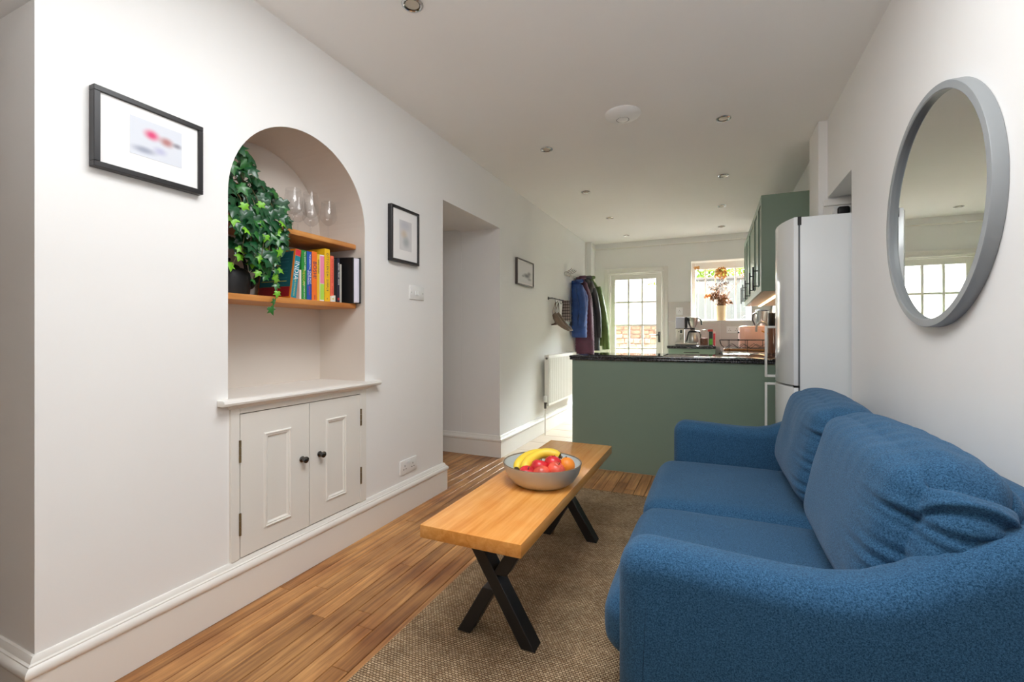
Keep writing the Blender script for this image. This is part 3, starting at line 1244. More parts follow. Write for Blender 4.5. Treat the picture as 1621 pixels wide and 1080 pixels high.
box(b, -2.006, -1.998, 1.852, 1.926, SZ2, SZ2+0.247, 0.001, 1)
part('back_cover', b, M['black'], t, 30)

# ------------------------------------------------------------------ black cast-iron kettle
M['iron'] = mat('cast_iron', (30, 29, 30), 0.55, 0.3, bump=0.2, bscale=140)
kx, ky = -1.905, 1.292
t = thing('cast_iron_kettle', 'black cast iron kettle at the left end of the lower niche shelf', 'kettle', (kx, ky, SZ2))
b = B()
lathe(b, [(0, 0.0), (0.070, 0.0), (0.082, 0.004), (0.086, 0.035), (0.088, 0.075), (0.084, 0.098), (0.070, 0.114), (0.045, 0.120), (0, 0.121)], (kx, ky, SZ2), 32)
part('body', b, M['iron'], t, 40)
b = B()
lathe(b, [(0.044, 0.119), (0.046, 0.123), (0.040, 0.130), (0.02, 0.136), (0.007, 0.137), (0.007, 0.146), (0.012, 0.152), (0.010, 0.160), (0, 0.162)], (kx, ky, SZ2), 24)
part('lid', b, M['iron'], t, 40)
b = B()
tube(b, [(kx, ky+0.07, SZ2+0.045), (kx, ky+0.105, SZ2+0.052), (kx, ky+0.128, SZ2+0.075), (kx, ky+0.138, SZ2+0.10)], [0.020, 0.017, 0.013, 0.011], 12)
part('spout', b, M['iron'], t, 40)
b = B()
tube(b, [(kx, ky+0.082*math.cos(a)*1.05, SZ2+0.10+0.118*math.sin(a)) for a in [PI*i/18 for i in range(19)]], 0.0075, 10)
part('handle', b, M['iron'], t, 40)

# ------------------------------------------------------------------ trailing ivy in an amber glass pot
px_, py_ = -1.905, 1.275
t = thing('trailing_ivy', 'glossy green ivy spilling from an amber glass pot over both niche shelves', 'plant', (px_, py_, SZ1))
b = B()
lathe(b, [(0, 0.001), (0.058, 0.001), (0.070, 0.008), (0.080, 0.045), (0.080, 0.10), (0.070, 0.135), (0.066, 0.15), (0.062, 0.15), (0.066, 0.135), (0.076, 0.10), (0.076, 0.046), (0.066, 0.011), (0, 0.006)], (px_, py_, SZ1), 28)
part('pot', b, M['amber'], t, 50, 'amber glass pot')
b = B()
lathe(b, [(0, 0.008), (0.064, 0.012), (0.073, 0.046), (0.073, 0.095), (0.05, 0.105), (0, 0.11)], (px_, py_, SZ1), 20)
part('soil', b, mat('dark_soil', (48, 34, 24), 0.95, var=0.3, vscale=40), t, 50)
M['ivy_dark'] = mat('ivy_leaf_dark', (22, 74, 40), 0.28, spec=0.6, var=0.45, vscale=22)
M['ivy_mid'] = mat('ivy_leaf_mid', (44, 108, 44), 0.3, spec=0.6, var=0.4, vscale=22)
M['ivy_light'] = mat('ivy_leaf_young', (120, 186, 46), 0.38, spec=0.5, var=0.25, vscale=22)


def ivy_mesh(nm, m, fold):
    bm = B()
    out = [(0, -0.35), (0.20, -0.48), (0.50, -0.30), (0.36, -0.08), (0.62, 0.20), (0.27, 0.22), (0.0, 0.78), (-0.27, 0.22), (-0.62, 0.20), (-0.36, -0.08), (-0.50, -0.30), (-0.20, -0.48)]
    zz_ = lambda x, y: -abs(x)*fold - 0.22*max(0, y)**2 + 0.06*math.sin(7*x+5*y)
    c = bm.verts.new((0, -0.1, 0.06))
    mid = bm.verts.new((0, 0.3, 0.03))
    vs = [bm.verts.new((x, y, zz_(x, y))) for x, y in out]
    n = len(vs)
    for i in range(n):
        a, b_ = vs[i], vs[(i+1) % n]
        if i in (5, 6):
            bm.faces.new((mid, a, b_))
        else:
            bm.faces.new((c, a, b_))
    bm.faces.new((c, vs[5], mid))
    bm.faces.new((c, mid, vs[7]))
    for f in bm.faces:
        f.smooth = True
    me = bpy.data.meshes.new(nm)
    bm.to_mesh(me)
    bm.free()
    me.materials.append(m)
    return me


leafs = [ivy_mesh('leaf', M['ivy_dark'], 0.22), ivy_mesh('leaf', M['ivy_dark'], 0.4), ivy_mesh('leaf', M['ivy_mid'], 0.3), ivy_mesh('leaf', M['ivy_light'], 0.25)]
poly = [(1.19, 1.66), (1.205, 1.80), (1.225, 1.842), (1.28, 1.855), (1.343, 1.806), (1.383, 1.748), (1.436, 1.725), (1.472, 1.651), (1.462, 1.51), (1.435, 1.448), (1.398, 1.375), (1.345, 1.37), (1.30, 1.40), (1.266, 1.434), (1.228, 1.492), (1.205, 1.56)]


def inside(p, pg):
    c = False
    j = len(pg)-1
    for i in range(len(pg)):
        if (pg[i][1] > p[1]) != (pg[j][1] > p[1]) and p[0] < (pg[j][0]-pg[i][0])*(p[1]-pg[i][1])/(pg[j][1]-pg[i][1])+pg[i][0]:
            c = not c
        j = i
    return c


lr = random.Random(21)


def put_leaf(p, size, kind, tip=None):
    nrm_ = Vector((1.0, lr.uniform(-0.7, 0.5), lr.uniform(-0.15, 0.9))).normalized()
    tp = Vector(tip) if tip else Vector((lr.uniform(-.1, .3), lr.uniform(-0.7, 0.7), -1.0))
    tp = (tp - nrm_*tp.dot(nrm_)).normalized()
    xx_ = tp.cross(nrm_)
    m = Matrix(((xx_.x, tp.x, nrm_.x, p[0]), (xx_.y, tp.y, nrm_.y, p[1]), (xx_.z, tp.z, nrm_.z, p[2]), (0, 0, 0, 1)))
    o = bpy.data.objects.new('leaf', leafs[kind])
    COL.objects.link(o)
    o.parent = t
    o.matrix_parent_inverse = WM[t.name].inverted()
    o.matrix_basis = m @ Matrix.Scale(size, 4)


pts = []
tries = 0
while len(pts) < 175 and tries < 20000:
    tries += 1
    p = (lr.uniform(1.205, 1.48), lr.uniform(1.36, 1.86))
    if not inside(p, poly):
        continue
    if any((p[0]-q[0])**2+(p[1]-q[1])**2 < 0.0185**2 for q in pts):
        continue
    pts.append(p)
for (yy, zz_) in pts:
    # the mass swells towards the room above the shelf edge and hangs in front of it below
    xx_ = (-1.785 if 1.50 < zz_ < 1.64 else -1.80)+lr.uniform(-0.03, 0.055)
    if zz_ > 1.62:
        xx_ = lr.uniform(-1.87, -1.755)
    xx_ = min(xx_, -1.742 if yy < 1.24 else -1.70)
    if 1.50 < zz_ < 1.62:
        xx_ = max(xx_, -1.752)
    if yy < 1.30 and 1.575 < zz_ < 1.73 and lr.random() < 0.55:
        continue
    edge = not all(inside((yy+dy, zz_+dz_), poly) for dy, dz_ in ((.03, 0), (-.03, 0), (0, .04), (0, -.04)))
    r_ = lr.random()
    kd = 3 if r_ < 0.07 else (2 if r_ < 0.2 else (0 if r_ < 0.6 else 1))
    put_leaf((xx_, yy, zz_), lr.uniform(0.042, 0.062) if kd != 3 else lr.uniform(0.030, 0.044), kd)
strands = [[(-1.76, 1.40, 1.40), (-1.765, 1.405, 1.36), (-1.77, 1.41, 1.335), (-1.77, 1.425, 1.30), (-1.755, 1.415, 1.262), (-1.75, 1.395, 1.225), (-1.752, 1.383, 1.19)],
           [(-1.77, 1.36, 1.40), (-1.775, 1.35, 1.375), (-1.78, 1.34, 1.345), (-1.79, 1.318, 1.312)],
           [(-1.78, 1.29, 1.42), (-1.785, 1.265, 1.435), (-1.79, 1.255, 1.405), (-1.795, 1.235, 1.365)],
           [(-1.775, 1.38, 1.39), (-1.78, 1.37, 1.365), (-1.775, 1.365, 1.335)],
           [(-1.79, 1.44, 1.46), (-1.80, 1.448, 1.42), (-1.80, 1.455, 1.375), (-1.80, 1.45, 1.335)],
           [(-1.79, 1.31, 1.42), (-1.80, 1.32, 1.385)]]
b = B()
for s_ in strands:
    tube(b, s_, 0.0016, 5)
for q in range(7):
    y0 = 1.24+0.03*q
    tube(b, [(px_+0.02, py_+0.01*q-.03, SZ1+0.12), (-1.83, y0, 1.74+0.01*(q % 3)), (-1.775, y0+0.02, 1.64), (-1.765, y0+0.03, 1.50), (-1.77, y0+0.02, 1.42)], 0.0018, 5)
part('stems', b, mat('ivy_stem', (92, 84, 48), 0.6), t, 60)
for s_ in strands:
    for p in s_:
        for _ in range(1):
            put_leaf((p[0]+lr.uniform(0, .01), p[1]+lr.uniform(-.008, .008), p[2]), lr.uniform(0.027, 0.040), 3 if lr.random() < 0.45 else 2)
for p in ((-1.765, 1.40, 1.425), (-1.77, 1.345, 1.415), (-1.775, 1.30, 1.425), (-1.77, 1.375, 1.435)):
    put_leaf(p, 0.042, 3)


# ------------------------------------------------------------------ framed pictures on the left wall
def blob_mat(name, base, blobs):
    """soft out-of-focus print: (y, z, ry, rz, colour, strength) blobs in world metres"""
    m = bpy.data.materials.new(name)
    m.use_nodes = True
    nt = m.node_tree
    L = nt.links.new
    b = nt.nodes['Principled BSDF']
    b.inputs['Roughness'].default_value = 0.6
    tc = nt.nodes.new('ShaderNodeTexCoord')
    last = None
    for (y, z, ry, rz, c, st) in blobs:
        mp = nt.nodes.new('ShaderNodeMapping')
        mp.vector_type = 'TEXTURE'
        mp.inputs['Location'].default_value = (0, y, z)
        mp.inputs['Scale'].default_value = (100, ry, rz)
        L(tc.outputs['Object'], mp.inputs['Vector'])
        ln = nt.nodes.new('ShaderNodeVectorMath')
        ln.operation = 'LENGTH'
        L(mp.outputs[0], ln.inputs[0])
        mr = nt.nodes.new('ShaderNodeMapRange')
        mr.interpolation_type = 'SMOOTHSTEP'
        mr.inputs['From Min'].default_value = 0.1
        mr.inputs['From Max'].default_value = 1.0
        mr.inputs['To Min'].default_value = st
        mr.inputs['To Max'].default_value = 0
        L(ln.outputs['Value'], mr.inputs['Value'])
        mx = nt.nodes.new('ShaderNodeMixRGB')
        L(mr.outputs[0], mx.inputs[0])
        if last is None:
            mx.inputs[1].default_value = lin(base)
        else:
            L(last, mx.inputs[1])
        mx.inputs[2].default_value = lin(c)
        last = mx.outputs[0]
    L(last, b.inputs['Base Color'])
    return m


def picture(label, y0, y1, z0, z1, fwid, dep, fm, pr, pm, name='picture_frame'):
    t = thing(name, label, 'picture', (XL, (y0+y1)/2, z0))
    xf = XL+dep
    b = B()
    for (ya, yb, za, zb) in ((y0, y1, z0, z0+fwid), (y0, y1, z1-fwid, z1), (y0, y0+fwid, z0+fwid, z1-fwid), (y1-fwid, y1, z0+fwid, z1-fwid)):
        box(b, XL+0.001, xf, ya, yb, za, zb, 0.0012, 1)
    part('frame', b, fm, t, None)
    b = B()
    box(b, XL+0.001, xf-0.008, y0+fwid, y1-fwid, z0+fwid, z1-fwid)
    part('mount', b, M['mount'], t, None)
    b = B()
    box(b, xf-0.009, xf-0.0072, *pr)
    part('print', b, pm, t, None)


f_ = 1.70/1.73
picture('landscape black framed print with a pink and blue blurred picture, beside the niche', 0.742, 1.063, 1.592, 1.838, 0.0165, 0.030, M['frame_black'],
        (0.838, 0.993, 1.666, 1.788),
        blob_mat('pink_print', (214, 218, 226), [(0.90, 1.745, 0.034, 0.026, (216, 70, 120), 1.0), (0.945, 1.738, 0.034, 0.024, (176, 110, 104), 0.9), (0.978, 1.737, 0.022, 0.014, (120, 116, 128), 0.8), (0.878, 1.688, 0.05, 0.018, (126, 132, 158), 0.7), (0.925, 1.70, 0.03, 0.02, (176, 176, 208), 0.7)]))
picture('portrait black framed print with a faint grey picture, above the light switch', 2.125, 2.398, 1.517, 1.846, 0.016, 0.030, M['frame_black'],
        (2.205, 2.325, 1.592, 1.772),
        blob_mat('grey_print', (214, 212, 212), [(2.26, 1.745, 0.08, 0.05, (186, 188, 196), 0.8), (2.25, 1.69, 0.045, 0.04, (204, 188, 168), 0.8), (2.27, 1.645, 0.05, 0.05, (158, 166, 168), 0.8)]))
picture('small grey framed sketch hanging right of the doorway', 3.985, 4.418, 1.572, 1.826, 0.011, 0.026, M['frame_grey'],
        (4.02, 4.38, 1.60, 1.80),
        blob_mat('sketch_print', (226, 226, 226), [(4.24, 1.675, 0.13, 0.035, (104, 104, 106), 0.9), (4.30, 1.70, 0.07, 0.03, (130, 130, 132), 0.9), (4.14, 1.665, 0.05, 0.018, (150, 150, 152), 0.8), (4.31, 1.645, 0.08, 0.02, (150, 150, 150), 0.8)]))

# ------------------------------------------------------------------ light switch, sockets
def wall_plate(name, label, cat, y0, y1, z0, z1, kind):
    t = thing(name, label, cat, (XL, (y0+y1)/2, z0))
    b = B()
    box(b, XL, XL+0.008, y0, y1, z0, z1, 0.003, 2)
    part('plate', b, M['white_plastic'], t)
    yc_, zc_ = (y0+y1)/2, (z0+z1)/2
    if kind == 'switch':
        for dy in (-0.012, 0.012):
            b = B()
            box(b, XL+0.007, XL+0.012, yc_+dy-0.009, yc_+dy+0.009, zc_-0.016, zc_+0.012, 0.002, 1, )
            part('rocker', b, M['white_plastic'], t)
        for dy in (-0.06, 0.06):
            b = B()
            lathe(b, [(0, 0), (0.0035, 0), (0.003, .001), (0, .001)], seg=10, mtx=Matrix.Translation((XL+0.008, yc_+dy, zc_)) @ Matrix.Rotation(PI/2, 4, 'Y'))
            part('screw', b, M['chrome'], t)
    else:
        for dy in (-0.04, 0.04):
            for (oy, oz, a, c) in ((0, 0.012, 0.0022, 0.005), (-0.011, -0.008, 0.0045, 0.0022), (0.011, -0.008, 0.0045, 0.0022)):
                b = B()
                box(b, XL+0.0078, XL+0.0085, yc_+dy+oy-a, yc_+dy+oy+a, zc_+oz-c-0.006, zc_+oz+c-0.006)
                part('slot', b, M['black'], t, None)
            b = B()
            box(b, XL+0.007, XL+0.0115, yc_+dy*0.32-0.007, yc_+dy*0.32+0.007, zc_+0.012, zc_+0.030, 0.0015, 1)
            part('rocker', b, M['white_plastic'], t)


wall_plate('light_switch', 'white double light switch below the portrait picture', 'light switch', 2.33, 2.482, 1.306, 1.392, 'switch')
wall_plate('socket', 'white double wall socket just above the skirting', 'socket', 2.236, 2.40, 0.232, 0.318, 'socket')


def back_plate(name, label, cat, x0, x1, z0, z1, sw):
    t = thing(name, label, cat, ((x0+x1)/2, YB-0.008, z0))
    b = B()
    box(b, x0, x1, YB-0.018, YB-0.008, z0, z1, 0.003, 1)
    part('plate', b, M['white_plastic'], t)
    for xx_ in ([(x0+x1)/2] if x1-x0 < 0.12 else [x0+0.04, x1-0.04]):
        for (ox, oz, a, c) in ((0, 0.012, 0.003, 0.006), (-0.011, -0.010, 0.005, 0.003), (0.011, -0.010, 0.005, 0.003)):
            b = B()
            box(b, xx_+ox-a, xx_+ox+a, YB-0.0186, YB-0.0178, (z0+z1)/2+oz-c, (z0+z1)/2+oz+c)
            part('slot', b, mat('plate_detail', (150, 148, 146), 0.5), t, None)
    return t


back_plate('fused_switch', 'white square fused switch on the tiles between the back door and the window', 'switch', -0.482, -0.388, 1.365, 1.475, True)
back_plate('socket', 'white double socket on the tiles under the kitchen window', 'socket', 0.165, 0.325, 1.108, 1.200, False)

# ------------------------------------------------------------------ ceiling: downlights and detector
def downlight(x, y):
    t = thing('downlight', 'recessed chrome ceiling downlight, switched off', 'downlight', (x, y, ZC), 'ceiling downlights')
    b = B()
    lathe(b, [(0.044, 0.0), (0.046, -0.002), (0.044, -0.005), (0.037, -0.006), (0.034, -0.004), (0.0335, 0.004)], (x, y, ZC), 28)
    part('bezel', b, M['chrome'], t, 40)
    b = B()
    lathe(b, [(0.034, -0.003), (0.030, -0.001), (0.027, -0.0005)], (x, y, ZC), 24)
    part('inner_ring', b, M['dark_steel'], t, 40)
    b = B()
    lathe(b, [(0.029, -0.0015), (0.018, -0.003), (0, -0.0035)], (x, y, ZC), 24)
    part('lamp', b, mat('lamp_face', (196, 186, 168), 0.25), t, 40)
    return t


dl0 = downlight(-1.147, 1.567)
dl0['label'] = 'chrome ceiling downlight cut by the top edge of the photo'
for (x_, y_, lb) in ((-1.13, 3.19, 'nearest downlight of the left ceiling row after the one cut by the top edge'),
                     (-1.123, 4.29, 'third downlight of the left ceiling row, above the end of the peninsula'),
                     (-1.11, 5.35, 'fourth downlight of the left ceiling row, second from the back wall'),
                     (-1.10, 6.39, 'farthest downlight of the left ceiling row, beside the back wall'),
                     (0.06, 3.19, 'nearest and largest looking downlight of the right ceiling row, right of the round detector'),
                     (0.08, 4.33, 'second downlight of the right ceiling row'),
                     (0.086, 5.34, 'third downlight of the right ceiling row, second from the back wall'),
                     (0.095, 6.34, 'farthest downlight of the right ceiling row, beside the back wall')):
    d_ = dup(dl0, (x_, y_, ZC))
    d_['label'] = lb
t = thing('smoke_detector', 'round white domed detector on the ceiling between the two rows of downlights', 'detector', (-0.515, 2.87, ZC))
b = B()
lathe(b, [(0.108, 0.0), (0.110, -0.006), (0.104, -0.014), (0.080, -0.028), (0.045, -0.038), (0.0385, -0.039)], (-0.515, 2.87, ZC), 40)
part('housing', b, M['white_plastic'], t, 40)
b = B()
lathe(b, [(0.0385, -0.039), (0.037, -0.0365), (0.0355, -0.039)], (-0.515, 2.87, ZC), 32)
part('ring', b, M['dark_steel'], t, 40)
b = B()
lathe(b, [(0.0355, -0.039), (0.03, -0.042), (0, -0.044)], (-0.515, 2.87, ZC), 32)
part('cover_disc', b, M['white_plastic'], t, 40)

# ------------------------------------------------------------------ round mirror on the right wall
my, mz, mr = 1.905, 1.488, 0.381
t = thing('mirror', 'round mirror in a deep grey frame on the white wall above the sofa', 'mirror', (XR, my, mz-mr))
M['mirror_frame'] = mat('grey_mirror_frame', (150, 154, 156), 0.42)
M['mirror_glass'] = mat('mirror_silver', (240, 244, 243), 0.0, 1.0)
mt = Matrix.Translation((XR, my, mz)) @ Matrix.Rotation(-PI/2, 4, 'Y')
b = B()
lathe(b, [(mr-0.028, 0.001), (mr, 0.001), (mr, 0.030), (mr-0.002, 0.033), (mr-0.022, 0.034), (mr-0.025, 0.031), (mr-0.026, 0.016)], seg=96, mtx=mt)
part('frame', b, M['mirror_frame'], t, 40)
b = B()
lathe(b, [(mr-0.026, 0.018), (0, 0.018)], seg=96, mtx=mt)
part('glass', b, M['mirror_glass'], t, None)

# ------------------------------------------------------------------ pipe along the back wall
b = B()
zp = 2.375
tube(b, [(XK-0.02, YB-0.018, zp), (-1.61, YB-0.018, zp), (-1.63, YB-0.022, zp), (-1.633, YB-0.04, zp), (-1.633, 6.66, zp), (-1.633, 6.64, zp+0.01), (-1.633, 6.635, zp+0.06)], 0.0095, 8)
pp = solo('heating_pipe', b, M['trim'], 'thin white painted pipe running along the top of the back wall', 'pipe')
for xx_ in (-1.33, -0.70, -0.09, 0.35):
    b = B()
    box(b, xx_-0.008, xx_+0.008, YB-0.03, YB, zp-0.012, zp+0.012, 0.003, 1)
    part('pipe_clip', b, M['white_plastic'], pp)
b = B()
tube(b, [(XL+0.012, 6.585, 0.2), (XL+0.012, 6.585, 2.44)], 0.009, 8)
solo('riser_pipe', b, M['trim'], 'white vertical pipe in the far left corner beside the coats', 'pipe')

# ------------------------------------------------------------------ radiator
ry0, ry1, rz0, rz1 = 4.70, 5.80, 0.305, 0.862
rxf, rxb = -1.642, -1.690
t = thing('radiator', 'white panel radiator on the left wall beneath the coats', 'radiator', (XL, 5.25, rz0))
b = B()
prof = []
nr = 33
pts2 = [(rxb, ry0+0.008)]
box(b, rxf-0.006, rxf, ry0+0.006, ry1-0.006, rz0, rz1-0.006, 0.003, 1)
part('panel', b, M['radiator'], t)
for i in range(nr):
    yy = ry0+0.035+i*(ry1-ry0-0.07)/(nr-1)
    b = B()
    prism(b, [(rxf-0.001, yy-0.012), (rxf+0.006, yy-0.007), (rxf+0.006, yy+0.007), (rxf-0.001, yy+0.012)], 'z', rz0+0.03, rz1-0.035)
    part('rib', b, M['radiator'], t, None)
b = B()
box(b, rxb, rxf+0.002, ry0, ry0+0.006, rz0, rz1, 0.002, 1)
box(b, rxb, rxf+0.002, ry1-0.006, ry1, rz0, rz1, 0.002, 1)
part('side_panel', b, M['radiator'], t)
b = B()
for i in range(44):
    yy = ry0+0.01+i*0.0247
    box(b, rxb, rxf, yy, yy+0.016, rz1-0.004, rz1+0.001)
part('top_grille', b, M['radiator'], t, None)
b = B()
box(b, rxb-0.002, rxb+0.004, ry0+0.01, ry1-0.01, rz0, rz1-0.01)
part('back_panel', b, M['radiator'], t, None)
for yy in (4.95, 5.55):
    b = B()
    box(b, XL+0.001, rxb, yy-0.02, yy+0.02, rz0+0.08, rz1-0.08)
    part('bracket', b, M['radiator'], t, None)
b = B()
tube(b, [(rxf-0.02, ry0+0.002, rz1-0.035), (rxf-0.02, ry0-0.012, rz1-0.035)], 0.012, 10)
part('bleed_plug', b, M['dark_steel'], t)
b = B()
tube(b, [(-1.668, ry0+0.002, rz0+0.03), (-1.668, ry0-0.03, rz0+0.03)], 0.011, 10)
tube(b, [(-1.668, ry0-0.035, rz0-0.02), (-1.668, ry0-0.035, rz0+0.05)], 0.013, 10)
part('valve', b, M['dark_steel'], t)
b = B()
lathe(b, [(0, 0), (0.017, 0.0), (0.021, 0.01), (0.021, 0.06), (0.017, 0.068), (0, 0.07)], (-1.668, ry0-0.035, rz0+0.048), 16)
part('valve_head', b, M['white_plastic'], t)
b = B()
tube(b, [(-1.668, ry0-0.035, 0.0), (-1.668, ry0-0.035, rz0-0.018)], 0.008, 8)
part('supply_pipe', b, M['trim'], t)

# ------------------------------------------------------------------ hook rails, shoes, cloth, coats
t = thing('hook_rail', 'short dark metal hook rail holding the shoes and checked cloth', 'hook rail', (XL, 5.2, 1.50))
b = B()
tube(b, [(XL+0.045, 4.92, 1.505), (XL+0.045, 5.50, 1.505)], 0.007, 8)
part('bar', b, M['dark_steel'], t)
for yy in (4.94, 5.48):
    b = B()
    tube(b, [(XL, yy, 1.505), (XL+0.055, yy, 1.505)], 0.008, 8)
    lathe(b, [(0, 0), (0.02, 0), (0.018, 0.006), (0, 0.007)], seg=14, mtx=Matrix.Translation((XL, yy, 1.505)) @ Matrix.Rotation(PI/2, 4, 'Y'))
    part('bracket', b, M['dark_steel'], t)
for yy in (5.03, 5.21, 5.37):
    b = B()
    tube(b, [(XL+0.045, yy, 1.512), (XL+0.055, yy, 1.51), (XL+0.056, yy, 1.47), (XL+0.066, yy, 1.455), (XL+0.08, yy, 1.462), (XL+0.083, yy, 1.478)], 0.003, 6)
    part('hook', b, M['dark_steel'], t)
M['leather'] = mat('taupe_leather', (104, 86, 70), 0.5, var=0.12, vscale=18)


def shoe(y, dz, label):
    t = thing('court_shoe', label, 'shoe', (-1.62, y, 1.13+dz), 'heeled shoes on the dark hook rail')
    b = B()
    rings = []
    path = [((-1.688, 1.330), 0.026, 0.024), ((-1.675, 1.300), 0.036, 0.028), ((-1.652, 1.262), 0.040, 0.030), ((-1.622, 1.225), 0.036, 0.036),
            ((-1.585, 1.190), 0.028, 0.040), ((-1.545, 1.160), 0.021, 0.034), ((-1.515, 1.140), 0.014, 0.022), ((-1.500, 1.131), 0.005, 0.007)]
    d = Vector((0.19, 0, -0.2)).normalized()
    nn = Vector((0.2, 0, 0.19)).normalized()
    for (c, rn, ry_) in path:
        cc = Vector((c[0], y, c[1]+dz))
        rings.append([b.verts.new(cc + nn*rn*math.sin(2*PI*k/14) + Vector((0, 1, 0))*ry_*math.cos(2*PI*k/14)) for k in range(14)])
    ring_faces(b, rings)
    b.faces.new(rings[-1])
    b.faces.new(rings[0][::-1])
    part('upper', b, M['leather'], t, 50)
    b = B()
    tube(b, [(-1.655, y, 1.225+dz), (-1.69, y, 1.208+dz), (-1.722, y, 1.203+dz)], [0.020, 0.010, 0.008], 10)
    part('heel', b, mat('heel_brown', (74, 54, 44), 0.4), t)
    b = B()
    tube(b, [(-1.70, y-0.02, 1.30+dz), (-1.69, y-0.028, 1.38+dz), (-1.672, y-0.004, 1.462+dz), (-1.685, y+0.026, 1.38+dz), (-1.69, y+0.022, 1.31+dz)], 0.004, 6)
    tube(b, [(-1.66, y-0.018, 1.305+dz), (-1.66, y-0.01, 1.37+dz), (-1.668, y, 1.455+dz)], 0.003, 6)
    part('ankle_strap', b, M['leather'], t, 50)


shoe(5.03, 0.0, 'taupe heeled shoe hanging nearest by its ankle strap from the dark hook rail')
shoe(5.14, 0.005, 'taupe heeled shoe hanging behind its pair, next to the checked cloth')
M['plaid'] = None


def plaid():
    m = bpy.data.materials.new('checked_wool')
    m.use_nodes = True
    nt = m.node_tree
    L = nt.links.new
    b = nt.nodes['Principled BSDF']
    b.inputs['Roughness'].default_value = 0.95
    tc = nt.nodes.new('ShaderNodeTexCoord')
    last = None
    for dr in ('X', 'Z'):
        wv = nt.nodes.new('ShaderNodeTexWave')
        wv.wave_type = 'BANDS'
        wv.bands_direction = dr
        wv.inputs['Scale'].default_value = 9 if dr == 'Z' else 14
        L(tc.outputs['Object'], wv.inputs['Vector'])
        r = nt.nodes.new('ShaderNodeValToRGB')
        r.color_ramp.elements[0].position = 0.62
        r.color_ramp.elements[1].position = 0.75
        r.color_ramp.elements[0].color = (1, 1, 1, 1)
        r.color_ramp.elements[1].color = (0.35, 0.33, 0.33, 1)
        L(wv.outputs['Fac'], r.inputs[0])
        mx = nt.nodes.new('ShaderNodeMixRGB')
        mx.blend_type = 'MULTIPLY'
        mx.inputs[0].default_value = 1
        if last is None:
            mx.inputs[1].default_value = lin((150, 138, 134))
        else:
            L(last, mx.inputs[1])
        L(r.outputs[0], mx.inputs[2])
        last = mx.outputs[0]
    L(last, b.inputs['Base Color'])
    return m


M['plaid'] = plaid()
b = B()
rows = []
for i in range(9):
    z_ = 1.50-0.25*i/8
    ring = []
    for k in range(24):
        a = 2*PI*k/24
        ring.append(b.verts.new((-1.626+0.060*math.cos(a)*(0.75+0.03*i), 5.30+(0.022+0.004*math.sin(3*a+i))*math.sin(a), z_)))
    rows.append(ring)
ring_faces(b, rows)
b.faces.new(rows[0][::-1])
b.faces.new(rows[-1])
solo('checked_scarf', b, M['plaid'], 'grey checked wool cloth hanging behind the shoes on the dark hook rail', 'scarf', smooth=50)
t = thing('coat_rack', 'white and chrome wire coat hook rail above the hanging coats', 'coat rack', (XL, 6.0, 1.84))
b = B()
box(b, XL, XL+0.012, 5.55, 6.55, 1.845, 1.880, 0.003, 1)
part('back_plate', b, M['white_plastic'], t)
for i in range(4):
    yy = 5.52+i*0.072
    b = B()
    tube(b, [(XL+0.012, yy, 1.875), (XL+0.05, yy, 1.885), (XL+0.095, yy, 1.905), (XL+0.105, yy, 1.918)], 0.0045, 6)
    tube(b, [(XL+0.012, yy, 1.86), (XL+0.04, yy, 1.83), (XL+0.075, yy, 1.815), (XL+0.095, yy, 1.83), (XL+0.098, yy, 1.845)], 0.0045, 6)
    part('hook', b, M['chrome'], t)
    b = B()
    lathe(b, [(0, -.008), (0.007, -.004), (0.007, .004), (0, .008)], (XL+0.106, yy, 1.922), 10)
    part('hook_tip', b, M['white_plastic'], t)


